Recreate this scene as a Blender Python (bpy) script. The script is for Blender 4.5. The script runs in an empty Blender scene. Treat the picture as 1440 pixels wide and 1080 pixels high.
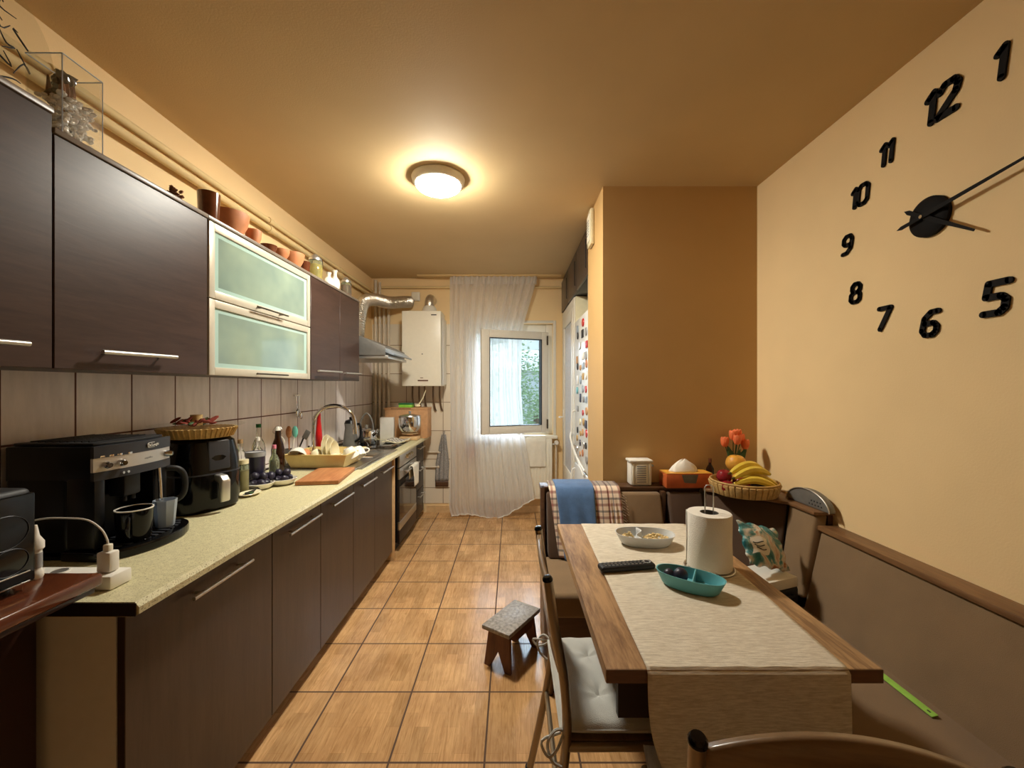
import bpy, bmesh, math, random
from mathutils import Vector, Matrix
random.seed(7)
PI = math.pi
SC = bpy.context.scene
COL = SC.collection
CH = 1.36          # camera height
XL, XR, YF, YB, H = -1.53, 1.45, 4.5, -2.0, 2.55

# ------------------------------------------------------------------ materials
def S(r, g, b):
    f = lambda c: (c/255/12.92) if c/255 <= 0.04045 else ((c/255+0.055)/1.055)**2.4
    return (f(r), f(g), f(b), 1.0)

class NT:
    def __init__(s, name):
        s.m = bpy.data.materials.new(name); s.m.use_nodes = True
        s.t = s.m.node_tree; s.b = s.t.nodes['Principled BSDF']; s.out = s.t.nodes['Material Output']
    def n(s, typ, **kw):
        nd = s.t.nodes.new(typ)
        for k, v in kw.items():
            if k in nd.inputs.keys() if isinstance(k, str) else False: nd.inputs[k].default_value = v
            else: setattr(nd, k, v)
        return nd
    def l(s, a, b): s.t.links.new(a, b)
    def co(s): return s.n('ShaderNodeTexCoord').outputs['Object']
    def map(s, src, scale=(1,1,1), loc=(0,0,0), rot=(0,0,0)):
        m = s.n('ShaderNodeMapping'); m.inputs['Scale'].default_value = scale
        m.inputs['Location'].default_value = loc; m.inputs['Rotation'].default_value = rot
        s.l(src, m.inputs['Vector']); return m.outputs['Vector']
    def noise(s, vec, scale, detail=4, rough=0.5, dist=0):
        n = s.n('ShaderNodeTexNoise'); n.inputs['Scale'].default_value = scale
        n.inputs['Detail'].default_value = detail; n.inputs['Roughness'].default_value = rough
        n.inputs['Distortion'].default_value = dist; s.l(vec, n.inputs['Vector']); return n.outputs['Fac']
    def ramp(s, fac, stops):
        r = s.n('ShaderNodeValToRGB'); e = r.color_ramp.elements
        e[0].position, e[0].color = stops[0]; e[1].position, e[1].color = stops[-1]
        for p, c in stops[1:-1]:
            x = e.new(p); x.color = c
        s.l(fac, r.inputs['Fac']); return r.outputs['Color']
    def mix(s, fac, a, b, mode='MIX'):
        m = s.n('ShaderNodeMix', data_type='RGBA', blend_type=mode)
        for sock, v in ((m.inputs[0], fac), (m.inputs[6], a), (m.inputs[7], b)):
            if hasattr(v, 'is_linked') or hasattr(v, 'links'): s.l(v, sock)
            else: sock.default_value = v
        return m.outputs[2]
    def bump(s, h, strength=0.2, dist=0.01):
        b = s.n('ShaderNodeBump'); b.inputs['Strength'].default_value = strength
        b.inputs['Distance'].default_value = dist; s.l(h, b.inputs['Height']); s.l(b.outputs['Normal'], s.b.inputs['Normal'])
    def set(s, **kw):
        for k, v in kw.items(): s.b.inputs[k.replace('_', ' ')].default_value = v

def dk(c, f): return (c[0]*f, c[1]*f, c[2]*f, 1)
def mat(name, c, rough=0.5, metal=0.0, var=0.12, vs=30, bump=0.0, bs=200, trans=0.0, coat=0.0, alpha=1.0, sss=0, spec=None, stretch=(1,1,1), ior=1.45, sheen=0):
    t = NT(name); co = t.co()
    v = t.map(co, stretch)
    f = t.noise(v, vs)
    t.l(t.ramp(f, [(0.25, dk(c, 1-var)), (0.75, dk(c, 1+var))]), t.b.inputs['Base Color'])
    t.set(Roughness=rough, Metallic=metal, IOR=ior)
    t.b.inputs['Transmission Weight'].default_value = trans
    t.b.inputs['Coat Weight'].default_value = coat
    t.b.inputs['Alpha'].default_value = alpha
    t.b.inputs['Sheen Weight'].default_value = sheen
    if spec is not None: t.b.inputs['Specular IOR Level'].default_value = spec
    if bump: t.bump(t.noise(v, bs, 3), bump, 0.005)
    return t.m

def wood(name, c1, c2, axis='Y', scale=6, rough=0.45, coat=0.0, bump=0.1, contrast=(0.3, 0.7), spec=.5):
    t = NT(name); co = t.co()
    sc = {'X': (0.12, 1, 1), 'Y': (1, 0.12, 1), 'Z': (1, 1, 0.12)}[axis]
    v = t.map(co, sc)
    n1 = t.noise(v, scale*4, 8, 0.6, 0.6); n2 = t.noise(v, scale*22, 4, 0.6)
    m = t.n('ShaderNodeMath', operation='ADD'); t.l(n1, m.inputs[0])
    k = t.n('ShaderNodeMath', operation='MULTIPLY'); t.l(n2, k.inputs[0]); k.inputs[1].default_value = 0.5
    t.l(k.outputs[0], m.inputs[1])
    k2 = t.n('ShaderNodeMath', operation='SUBTRACT'); t.l(m.outputs[0], k2.inputs[0]); k2.inputs[1].default_value = 0.25
    t.l(t.ramp(k2.outputs[0], [(contrast[0], c1), (contrast[1], c2)]), t.b.inputs['Base Color'])
    t.set(Roughness=rough); t.b.inputs['Coat Weight'].default_value = coat; t.b.inputs['Specular IOR Level'].default_value = spec
    if bump: t.bump(n2, bump, 0.003)
    return t.m

def brickmat(name, plane, w, h, ox, oy, c1, c2, grout, rough, mortar=0.004, extra=None, bump=0.3):
    t = NT(name); co = t.co()
    sp = t.n('ShaderNodeSeparateXYZ'); t.l(co, sp.inputs[0]); cb = t.n('ShaderNodeCombineXYZ')
    a, b = {'XY': (0, 1), 'YZ': (1, 2), 'XZ': (0, 2)}[plane]
    t.l(sp.outputs[a], cb.inputs[0]); t.l(sp.outputs[b], cb.inputs[1])
    v = t.map(cb.outputs[0], loc=(-ox, -oy, 0))
    br = t.n('ShaderNodeTexBrick', offset=0.0, squash=1.0)
    br.inputs['Scale'].default_value = 1; br.inputs['Mortar Size'].default_value = mortar
    br.inputs['Mortar Smooth'].default_value = 0.1; br.inputs['Bias'].default_value = 0
    br.inputs['Brick Width'].default_value = w; br.inputs['Row Height'].default_value = h
    br.inputs['Color1'].default_value = c1; br.inputs['Color2'].default_value = c2; br.inputs['Mortar'].default_value = grout
    t.l(v, br.inputs['Vector'])
    col = br.outputs['Color']
    if extra: col = extra(t, v, col)
    # mortar stays its own colour
    col = t.mix(br.outputs['Fac'], col, grout)
    t.l(col, t.b.inputs['Base Color'])
    rr = t.n('ShaderNodeMapRange'); t.l(br.outputs['Fac'], rr.inputs['Value'])
    rr.inputs['To Min'].default_value = rough; rr.inputs['To Max'].default_value = 0.8
    t.l(rr.outputs[0], t.b.inputs['Roughness'])
    inv = t.n('ShaderNodeMath', operation='SUBTRACT'); inv.inputs[0].default_value = 1; t.l(br.outputs['Fac'], inv.inputs[1])
    t.bump(inv.outputs[0], bump, 0.003)
    return t.m

def floor_extra(t, v, col):
    pl = t.n('ShaderNodeTexBrick', offset=0.37, squash=1.0)
    pl.inputs['Scale'].default_value = 1; pl.inputs['Mortar Size'].default_value = 0.0006
    pl.inputs['Brick Width'].default_value = 0.19; pl.inputs['Row Height'].default_value = 0.0579
    pl.inputs['Color1'].default_value = (0.86, 0.84, 0.80, 1); pl.inputs['Color2'].default_value = (1.12, 1.1, 1.08, 1)
    pl.inputs['Mortar'].default_value = (0.78, 0.72, 0.66, 1); t.l(t.map(v, rot=(0, 0, PI/2)), pl.inputs['Vector'])
    g = t.noise(t.map(v, (1, 0.09, 1)), 70, 6, 0.65, 1.6)
    gr = t.ramp(g, [(0.3, (0.72, 0.62, 0.5, 1)), (0.62, (1.15, 1.13, 1.1, 1))])
    c = t.mix(1.0, col, pl.outputs['Color'], 'MULTIPLY')
    c = t.mix(0.85, c, gr, 'MULTIPLY')
    bl = t.ramp(t.noise(v, 5, 3), [(0.35, (0.86, 0.8, 0.74, 1)), (0.7, (1.1, 1.1, 1.1, 1))])
    return t.mix(1.0, c, bl, 'MULTIPLY')
def tile_extra(t, v, col):
    g = t.noise(t.map(v, (3, 0.6, 1)), 9, 5, 0.6)
    return t.mix(0.5, col, t.ramp(g, [(0.3, (0.78, 0.76, 0.76, 1)), (0.7, (1.12, 1.1, 1.1, 1))]), 'MULTIPLY')

M = {}
def paint(name, c):
    t = NT(name); co = t.co()
    t.l(t.ramp(t.noise(co, 2.2, 3), [(0.3, dk(c, 0.96)), (0.7, dk(c, 1.04))]), t.b.inputs['Base Color'])
    t.set(Roughness=0.75); t.bump(t.noise(co, 160, 3), 0.12, 0.004); return t.m
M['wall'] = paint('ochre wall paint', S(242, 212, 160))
M['wall_shaded'] = paint('shaded ochre wall paint', S(196, 158, 102))  # wall ochre darkened; the column's missing lamp light is put into the colour
M['ceil'] = paint('ochre ceiling paint', S(206, 178, 132))
M['floor'] = brickmat('wood look floor tile', 'XY', .3475, .3475, -.10, 1.843, S(196, 158, 113), S(204, 166, 121), S(84, 58, 38), 0.2, .004, floor_extra)
M['tile'] = brickmat('grey backsplash tile', 'YZ', .213, .30, 1.438-.213, .884, S(246, 238, 236), S(250, 244, 242), S(104, 66, 58), 0.25, .0035, tile_extra)
M['tilefar'] = brickmat('beige wall tile', 'XZ', .20, .31, -.95, .27, S(226, 212, 190), S(232, 220, 198), S(160, 138, 112), 0.3, .004, None)
M['wenge'] = wood('wenge veneer', S(54, 40, 32), S(68, 52, 42), 'Z', 5, 0.38, 0.1, 0.06)
M['wenge_h'] = wood('wenge veneer horizontal', S(54, 38, 33), S(70, 51, 44), 'Y', 5, 0.38, 0.0, 0.06, spec=.3)
M['wenge_edge'] = mat('dark cabinet edge', S(34, 22, 20), 0.4)
M['cab_white'] = mat('white chipboard', S(224, 220, 214), 0.6, var=.02)
M['cornice'] = mat('grey top board', S(120, 108, 96), 0.35)
M['beech'] = mat('pale beech board', S(214, 178, 130), 0.5)
M['plinth'] = mat('black plinth', S(24, 20, 20), 0.5)
M['steel'] = mat('brushed steel', S(200, 200, 198), 0.28, 1.0, 0.05, stretch=(1, 8, 1))
M['chrome'] = mat('polished chrome', S(215, 215, 215), 0.08, 1.0, 0.02)
M['satin'] = mat('satin aluminium handle', S(205, 203, 198), 0.35, 0.85, 0.03)
M['darkmetal'] = mat('dark handle metal', S(96, 88, 78), 0.3, 0.9)
M['frame_al'] = mat('champagne aluminium frame', S(200, 192, 174), 0.4, 0.25, 0.02)
M['black'] = mat('black plastic', S(16, 16, 17), 0.32, 0, 0.1, spec=.3)
M['blackgloss'] = mat('glossy black plastic', S(9, 9, 10), 0.12, 0, 0.1, spec=.35)
M['blackmatt'] = mat('matt black plastic', S(26, 26, 28), 0.55)
M['navyplastic'] = mat('dark grey panel plastic', S(44, 46, 52), 0.4)
M['white'] = mat('white plastic', S(232, 228, 218), 0.4, 0, 0.03)
M['offwhite'] = mat('white enamel', S(238, 232, 214), 0.3, 0, 0.02)
M['pvc'] = mat('white window plastic', S(226, 220, 206), 0.35, 0, 0.02)
M['cream'] = mat('cream ceramic', S(236, 226, 190), 0.25, 0, 0.04, coat=0.3)
M['porcelain'] = mat('white porcelain', S(238, 234, 222), 0.2, 0, 0.03, coat=0.3)
M['clay'] = mat('terracotta clay', S(190, 124, 82), 0.55, 0, 0.1)
M['clayglaze'] = mat('brown glazed clay', S(96, 50, 30), 0.15, 0, 0.2, coat=0.6)
M['glass'] = mat('clear glass', (0.95, 0.97, 0.96, 1), 0.03, 0, 0.01, trans=1.0)
M['amberglass'] = mat('brown glass', S(50, 24, 12), 0.05, 0, 0.05, trans=0.5)
M['greenglass'] = mat('greenish glass', S(190, 200, 170), 0.05, 0, 0.02, trans=0.85)
M['frostplastic'] = mat('frosted clear plastic', S(196, 208, 222), 0.35, 0, 0.03, trans=0.5)
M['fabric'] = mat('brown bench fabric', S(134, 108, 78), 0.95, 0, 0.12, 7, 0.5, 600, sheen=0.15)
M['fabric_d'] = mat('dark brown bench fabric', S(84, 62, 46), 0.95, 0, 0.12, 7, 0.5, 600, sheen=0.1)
M['benchwood'] = wood('walnut bench wood', S(104, 72, 44), S(140, 102, 66), 'Y', 5, 0.45)
M['benchwood_x'] = wood('dark bench wood', S(70, 46, 30), S(98, 68, 46), 'X', 5, 0.4)
M['oak'] = wood('oak table veneer', S(122, 88, 58), S(178, 140, 98), 'Y', 7, 0.38, 0.1, 0.12, (0.36, 0.62))
M['oakdark'] = wood('table edge', S(92, 60, 36), S(122, 84, 50), 'X', 7, 0.5)
M['tabledark'] = mat('dark table frame', S(52, 36, 28), 0.5)
M['redwood'] = wood('red brown varnished wood', S(78, 38, 22), S(104, 54, 30), 'Y', 4, 0.18, 0.4, 0.04)
M['redwood_d'] = mat('dark red carcass', S(48, 24, 18), 0.4, vs=6)
M['chairwood'] = wood('chair plywood', S(108, 84, 60), S(136, 110, 82), 'Y', 6, 0.3, 0.2, 0.03)
M['tube'] = mat('champagne steel tube', S(150, 136, 116), 0.3, 0.75, 0.04)
M['cushion'] = mat('light grey cushion cloth', S(196, 194, 186), 0.95, 0, 0.05, 20, 0.4, 500, sheen=0.2)
M['stoolwood'] = wood('old dark stool wood', S(84, 48, 26), S(120, 72, 40), 'Z', 6, 0.5, 0, 0.3)
M['stooltop'] = mat('worn painted stool top', S(150, 142, 134), 0.4, 0, 0.5, 60, 0.4, 90)
M['board'] = wood('cutting board wood', S(160, 98, 56), S(196, 136, 88), 'X', 5, 0.5)
M['wicker'] = mat('woven wicker', S(196, 160, 100), 0.7, 0, 0.25, 60, 0.5, 120)
M['teal'] = mat('teal plastic', S(100, 172, 180), 0.4, 0, 0.03)
M['greydish'] = mat('pale grey melamine', S(204, 206, 206), 0.3, 0, 0.02)
M['paper'] = mat('white paper towel', S(240, 234, 222), 0.95, 0, 0.02, 30, 0.5, 400)
M['curtaincloth'] = None
M['banana'] = mat('banana peel', S(226, 196, 70), 0.5, 0, 0.12, 25)
M['bananatip'] = mat('banana stem brown', S(96, 76, 34), 0.6)
M['apple'] = mat('red apple skin', S(140, 32, 40), 0.25, 0, 0.3, 12)
M['mango'] = mat('orange yellow fruit skin', S(222, 160, 62), 0.4, 0, 0.25, 35)
M['plum'] = mat('dark plum skin', S(44, 40, 56), 0.42, 0, 0.35, 25)
M['tulip'] = mat('orange tulip petal', S(236, 120, 70), 0.6, 0, 0.15)
M['leaf'] = mat('green leaf', S(52, 80, 40), 0.55, 0, 0.2)
M['dried'] = mat('dried flowers', S(120, 76, 50), 0.9, 0, 0.4, 60)
M['driedred'] = mat('dried red petals', S(124, 48, 34), 0.85, 0, 0.4, 60)
M['candlewax'] = mat('beige candle wax', S(196, 166, 112), 0.5)
M['orangebox'] = mat('orange printed card', S(206, 104, 56), 0.4, 0, 0.2, 14)
M['red'] = mat('red plastic', S(196, 26, 28), 0.3)
M['yellow'] = mat('yellow print', S(240, 200, 60), 0.4)
M['green'] = mat('green cap plastic', S(30, 110, 60), 0.4)
M['lime'] = mat('lime green plastic', S(140, 206, 70), 0.4)
M['limeruler'] = mat('lime ruler plastic', S(150, 200, 84), 0.4)
M['mint'] = mat('mint green plastic', S(120, 208, 190), 0.4)
M['pink'] = mat('pink cap plastic', S(222, 130, 150), 0.4)
M['cork'] = mat('cork', S(176, 142, 98), 0.8)
M['navy'] = mat('navy printed tin', S(40, 40, 66), 0.3, 0, 0.3, 20)
M['cardboard'] = mat('cardboard', S(198, 152, 108), 0.8)
M['duct'] = mat('crinkled aluminium foil', S(214, 208, 196), 0.3, 0.9, 0.1, 30, 0.8, 60)
M['pipe'] = paint('painted pipe', S(222, 196, 144))
M['pipewhite'] = mat('white painted pipe', S(216, 202, 180), 0.4)
M['copper'] = mat('dull pipe metal', S(120, 100, 80), 0.4, 0.6)
M['grout'] = mat('grey filter', S(120, 116, 110), 0.5, 0.5)
M['towelblue'] = mat('blue terry cloth', S(84, 118, 164), 1.0, 0, 0.15, 30, 0.8, 350, sheen=0.3)
M['towelwhite'] = mat('white terry cloth', S(232, 226, 210), 1.0, 0, 0.04, 30, 0.6, 300)
M['mitt'] = mat('grey patterned cloth', S(150, 146, 142), 0.95, 0, 0.35, 90)
M['nuts'] = mat('shelled nuts', S(222, 196, 140), 0.7, 0, 0.35, 120)
M['silver'] = mat('silver pebbles', S(240, 240, 240), 0.12, 0.35, 0.3, 60, coat=.5)
M['mirrorglass'] = mat('smoked glass', S(60, 52, 46), 0.1, 0, 0.2)
M['foliage'] = mat('tree leaves', S(150, 176, 130), 0.8, 0, 0.3, 3)
M['bark'] = mat('bark', S(110, 90, 70), 0.9)
M['render'] = mat('pale house render', S(210, 214, 220), 0.9)
M['ink'] = mat('dark ink', S(40, 38, 38), 0.6)
M['greyink'] = mat('grey ink', S(150, 150, 150), 0.6)
M['cokegrey'] = mat('grey enamel steel', S(118, 116, 112), 0.4, 0.25)
M['hobglass'] = mat('black hob glass', S(22, 20, 20), 0.06, 0, 0.05, coat=0.5)
M['ovenglass'] = mat('oven door glass', S(34, 30, 28), 0.08, 0, 0.1, coat=0.4)
M['doorglass'] = mat('patterned door glass', S(196, 204, 216), 0.2, 0, 0.08, 40, 0.5, 60)
M['clock'] = mat('black clock foam', S(18, 16, 16), 0.7, spec=0.2)

# worktop: cream laminate with fine speckles
t = NT('cream speckled worktop'); co = t.co()
sp_ = t.ramp(t.noise(co, 260, 2, 0.6), [(0.34, S(142, 128, 92)), (0.43, S(212, 204, 164))])
bl_ = t.ramp(t.noise(co, 60, 3), [(0.35, (0.9, 0.89, 0.86, 1)), (0.65, (1.05, 1.05, 1.05, 1))])
t.l(t.mix(1.0, sp_, bl_, 'MULTIPLY'), t.b.inputs['Base Color']); t.set(Roughness=0.4); M['worktop'] = t.m
# frosted cabinet glass
t = NT('frosted cabinet glass'); co = t.co()
t.l(t.ramp(t.noise(t.map(co, (1, 1, 1.2)), 5, 2), [(0.3, S(120, 140, 132)), (0.75, S(146, 164, 146))]), t.b.inputs['Base Color'])
t.set(Roughness=0.09); t.b.inputs['Coat Weight'].default_value = 0.6; M['frost'] = t.m
M['frostrim'] = mat('mint glass border', S(166, 194, 186), 0.15, 0, 0.02, coat=0.5)
# sheer curtain
t = NT('sheer curtain'); co = t.co()
df = t.n('ShaderNodeBsdfDiffuse'); tl = t.n('ShaderNodeBsdfTranslucent'); tr = t.n('ShaderNodeBsdfTransparent')
cc = t.ramp(t.noise(t.map(co, (40, 40, 2)), 6, 2), [(0.3, S(236, 234, 232)), (0.7, S(248, 246, 244))])
t.l(cc, df.inputs['Color']); t.l(cc, tl.inputs['Color']); tr.inputs['Color'].default_value = (1, 1, 1, 1)
m1 = t.n('ShaderNodeMixShader'); m1.inputs[0].default_value = 0.5; t.l(df.outputs[0], m1.inputs[1]); t.l(tl.outputs[0], m1.inputs[2])
m2 = t.n('ShaderNodeMixShader'); m2.inputs[0].default_value = 0.72; t.l(tr.outputs[0], m2.inputs[1]); t.l(m1.outputs[0], m2.inputs[2])
t.l(m2.outputs[0], t.out.inputs['Surface']); M['curtaincloth'] = t.m
# window pane: faint reflection
t = NT('window pane'); gl = t.n('ShaderNodeBsdfGlossy'); gl.inputs['Roughness'].default_value = 0.02
tr = t.n('ShaderNodeBsdfTransparent'); tr.inputs['Color'].default_value = (0.93, 0.97, 0.97, 1)
m1 = t.n('ShaderNodeMixShader'); m1.inputs[0].default_value = 0.12; t.l(tr.outputs[0], m1.inputs[1]); t.l(gl.outputs[0], m1.inputs[2])
t.l(m1.outputs[0], t.out.inputs['Surface']); M['pane'] = t.m
t = NT('clear thin glass'); gl = t.n('ShaderNodeBsdfGlossy'); gl.inputs['Roughness'].default_value = 0.03
tr = t.n('ShaderNodeBsdfTransparent'); tr.inputs['Color'].default_value = (0.985, 0.99, 0.985, 1)
m1 = t.n('ShaderNodeMixShader'); m1.inputs[0].default_value = 0.09; t.l(tr.outputs[0], m1.inputs[1]); t.l(gl.outputs[0], m1.inputs[2])
t.l(m1.outputs[0], t.out.inputs['Surface']); M['clearglass'] = t.m
# lamp diffuser
t = NT('lit lamp glass'); co = t.co()
t.set(Roughness=0.3); t.b.inputs['Base Color'].default_value = (1, .95, .85, 1)
t.b.inputs['Emission Color'].default_value = (1.0, 0.955, 0.83, 1); t.b.inputs['Emission Strength'].default_value = 190
M['lampglass'] = t.m
# table runner: woven, streaky across
t = NT('woven table runner'); co = t.co()
n_ = t.noise(t.map(co, (0.12, 1, 1)), 260, 5, 0.7)
t.l(t.ramp(n_, [(0.3, S(188, 174, 152)), (0.65, S(228, 218, 198))]), t.b.inputs['Base Color'])
t.set(Roughness=0.95); t.bump(n_, 0.5, 0.003); M['runner'] = t.m
# plaid cloth
t = NT('plaid cloth'); co = t.co(); sp2 = t.n('ShaderNodeSeparateXYZ'); t.l(co, sp2.inputs[0])
def stripe(sock, period, off, w):
    a = t.n('ShaderNodeMath', operation='ADD'); t.l(sock, a.inputs[0]); a.inputs[1].default_value = off+10*period
    b = t.n('ShaderNodeMath', operation='MODULO'); t.l(a.outputs[0], b.inputs[0]); b.inputs[1].default_value = period
    c = t.n('ShaderNodeMath', operation='LESS_THAN'); t.l(b.outputs[0], c.inputs[0]); c.inputs[1].default_value = w
    d = t.n('ShaderNodeMath', operation='MULTIPLY'); t.l(c.outputs[0], d.inputs[0]); d.inputs[1].default_value = 0.6
    return d.outputs[0]
c_ = t.mix(stripe(sp2.outputs[0], .062, 0, .012), S(226, 204, 180), S(130, 50, 50))
c_ = t.mix(stripe(sp2.outputs[2], .062, .01, .013), c_, S(130, 50, 50))
c_ = t.mix(stripe(sp2.outputs[2], .062, .04, .01), c_, S(50, 56, 72))
c_ = t.mix(stripe(sp2.outputs[0], .062, .035, .007), c_, S(60, 60, 76))
t.l(c_, t.b.inputs['Base Color']); t.set(Roughness=0.95); M['plaid'] = t.m
# snack bag
t = NT('printed snack bag'); co = t.co()
t.l(t.ramp(t.noise(co, 9, 3, 0.6, 0.5), [(0.38, S(40, 110, 116)), (0.46, S(92, 150, 150)), (0.52, S(224, 214, 196)), (0.6, S(180, 120, 80)), (0.68, S(110, 60, 40))]), t.b.inputs['Base Color'])
t.set(Roughness=0.25); t.bump(t.noise(co, 25, 3), 0.8, 0.01); M['bag'] = t.m
# magnets pattern free fridge white
M['fridge'] = mat('white fridge enamel', S(226, 228, 226), 0.25, 0, 0.02)

# ------------------------------------------------------------------ mesh builder
class B:
    def __init__(s): s.bm = bmesh.new()
    def _add(s, bm, mi=0, M4=None):
        if M4 is not None: bmesh.ops.transform(bm, matrix=M4, verts=bm.verts)
        for f in bm.faces: f.material_index = mi
        me = bpy.data.meshes.new('tmp'); bm.to_mesh(me); bm.free(); s.bm.from_mesh(me); bpy.data.meshes.remove(me)
        return s
    def box(s, x0, x1, y0, y1, z0, z1, bev=0, seg=2, mi=0, M4=None):
        bm = bmesh.new(); bmesh.ops.create_cube(bm, size=1)
        bmesh.ops.transform(bm, matrix=Matrix.Translation(((x0+x1)/2, (y0+y1)/2, (z0+z1)/2)) @ Matrix.Diagonal((abs(x1-x0), abs(y1-y0), abs(z1-z0), 1)), verts=bm.verts)
        if bev: bmesh.ops.bevel(bm, geom=bm.edges[:], offset=bev, segments=seg, profile=0.5, affect='EDGES', clamp_overlap=True)
        return s._add(bm, mi, M4)
    def extr(s, pts, vec, bev=0, seg=2, mi=0, M4=None):
        bm = bmesh.new(); vec = Vector(vec)
        a = [bm.verts.new(p) for p in pts]; b = [bm.verts.new(Vector(p)+vec) for p in pts]; n = len(a)
        bm.faces.new(a); bm.faces.new(b[::-1])
        for i in range(n): bm.faces.new((a[i], b[i], b[(i+1) % n], a[(i+1) % n]))
        bmesh.ops.recalc_face_normals(bm, faces=bm.faces)
        if bev: bmesh.ops.bevel(bm, geom=bm.edges[:], offset=bev, segments=seg, profile=0.5, affect='EDGES', clamp_overlap=True)
        return s._add(bm, mi, M4)
    def lathe(s, prof, c=(0, 0, 0), n=28, mi=0, sx=1, sy=1, M4=None, sq=2.0):
        bm = bmesh.new(); rings = []
        for r, z in prof:
            if r < 1e-6: rings.append([bm.verts.new((c[0], c[1], c[2]+z))]); continue
            ring = []
            for k in range(n):
                a = 2*PI*k/n; ca, sa = math.cos(a), math.sin(a)
                q = (abs(ca)**sq+abs(sa)**sq)**(-1/sq) if sq != 2.0 else 1
                ring.append(bm.verts.new((c[0]+r*sx*ca*q, c[1]+r*sy*sa*q, c[2]+z)))
            rings.append(ring)
        for a, b in zip(rings, rings[1:]):
            if len(a) == 1 and len(b) == 1: continue
            for k in range(n):
                k2 = (k+1) % n
                if len(a) == 1: bm.faces.new((a[0], b[k2], b[k]))
                elif len(b) == 1: bm.faces.new((a[k], a[k2], b[0]))
                else: bm.faces.new((a[k], a[k2], b[k2], b[k]))
        if len(rings[0]) > 1 and prof[0] != prof[-1]: bm.faces.new(rings[0][::-1])
        if len(rings[-1]) > 1 and prof[0] != prof[-1]: bm.faces.new(rings[-1])
        bmesh.ops.recalc_face_normals(bm, faces=bm.faces)
        return s._add(bm, mi, M4)
    def tube(s, pts, r, n=10, mi=0, closed=False, cap=True, smooth=0):
        P = [Vector(p) for p in pts]
        if smooth: P = spline(P, smooth, closed)
        R = r if isinstance(r, (list, tuple)) else None
        m = len(P); bm = bmesh.new(); rings = []; up = None
        for i, p in enumerate(P):
            if closed: d = (P[(i+1) % m]-P[i-1])
            else: d = P[min(i+1, m-1)]-P[max(i-1, 0)]
            d.normalize()
            if up is None:
                up = Vector((0, 0, 1)) if abs(d.z) < .9 else Vector((1, 0, 0))
            u = (up-d*up.dot(d))
            if u.length < 1e-5: u = Vector((0, 1, 0))-d*d.y
            u.normalize(); up = u; w = d.cross(u)
            if R: x = i/(m-1)*(len(R)-1); j = min(int(x), len(R)-2); rr = R[j]+(R[j+1]-R[j])*(x-j)
            else: rr = r
            rings.append([bm.verts.new(p+u*rr*math.cos(2*PI*k/n)+w*rr*math.sin(2*PI*k/n)) for k in range(n)])
        L = list(zip(rings, rings[1:]))+([(rings[-1], rings[0])] if closed else [])
        for a, b in L:
            for k in range(n): bm.faces.new((a[k], a[(k+1) % n], b[(k+1) % n], b[k]))
        if cap and not closed: bm.faces.new(rings[0][::-1]); bm.faces.new(rings[-1])
        bmesh.ops.recalc_face_normals(bm, faces=bm.faces)
        return s._add(bm, mi)
    def sph(s, c, r, n=16, mi=0, jit=0, M4=None):
        if not isinstance(r, (list, tuple)): r = (r, r, r)
        bm = bmesh.new(); bmesh.ops.create_uvsphere(bm, u_segments=n, v_segments=max(6, n*2//3), radius=1)
        for v in bm.verts:
            k = 1+random.uniform(-jit, jit) if jit else 1
            v.co = Vector((c[0]+v.co.x*r[0]*k, c[1]+v.co.y*r[1]*k, c[2]+v.co.z*r[2]*k))
        return s._add(bm, mi, M4)
    def grid(s, fn, nu, nv, mi=0):
        bm = bmesh.new(); V = [[bm.verts.new(fn(i/nu, j/nv)) for j in range(nv+1)] for i in range(nu+1)]
        for i in range(nu):
            for j in range(nv): bm.faces.new((V[i][j], V[i+1][j], V[i+1][j+1], V[i][j+1]))
        return s._add(bm, mi)
    def build(s, name, mats, parent=None, W=False, solid=0, loc=None, sub=0, angle=38):
        me = bpy.data.meshes.new(name)
        if W and parent is not None:
            r = parent
            while r.parent: r = r.parent
            bmesh.ops.transform(s.bm, matrix=(Matrix.Translation(r.location) @ Matrix.Rotation(r.rotation_euler.z, 4, 'Z')).inverted(), verts=s.bm.verts)
        if W and parent is None and loc is not None:
            bmesh.ops.translate(s.bm, vec=-Vector(loc), verts=s.bm.verts)
        s.bm.to_mesh(me); s.bm.free()
        for m in (mats if isinstance(mats, (list, tuple)) else [mats]): me.materials.append(M[m] if isinstance(m, str) else m)
        for p in me.polygons: p.use_smooth = True
        try: me.set_sharp_from_angle(angle=math.radians(angle))
        except Exception: pass
        o = bpy.data.objects.new(name, me); COL.objects.link(o)
        if parent is not None: o.parent = parent
        elif loc is not None: o.location = loc
        if sub: md = o.modifiers.new('s', 'SUBSURF'); md.levels = sub; md.render_levels = sub
        if solid: md = o.modifiers.new('t', 'SOLIDIFY'); md.thickness = solid; md.offset = 0
        return o

def spline(P, k, closed=False):
    out = []; m = len(P)
    rng = range(m) if closed else range(m-1)
    for i in rng:
        p0 = P[(i-1) % m] if closed else P[max(i-1, 0)]; p1 = P[i]; p2 = P[(i+1) % m]; p3 = P[(i+2) % m] if closed else P[min(i+2, m-1)]
        for j in range(k):
            u = j/k
            out.append(0.5*((2*p1)+(p2-p0)*u+(2*p0-5*p1+4*p2-p3)*u*u+(3*p1-p0-3*p2+p3)*u**3))
    if not closed: out.append(P[-1])
    return out

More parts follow.
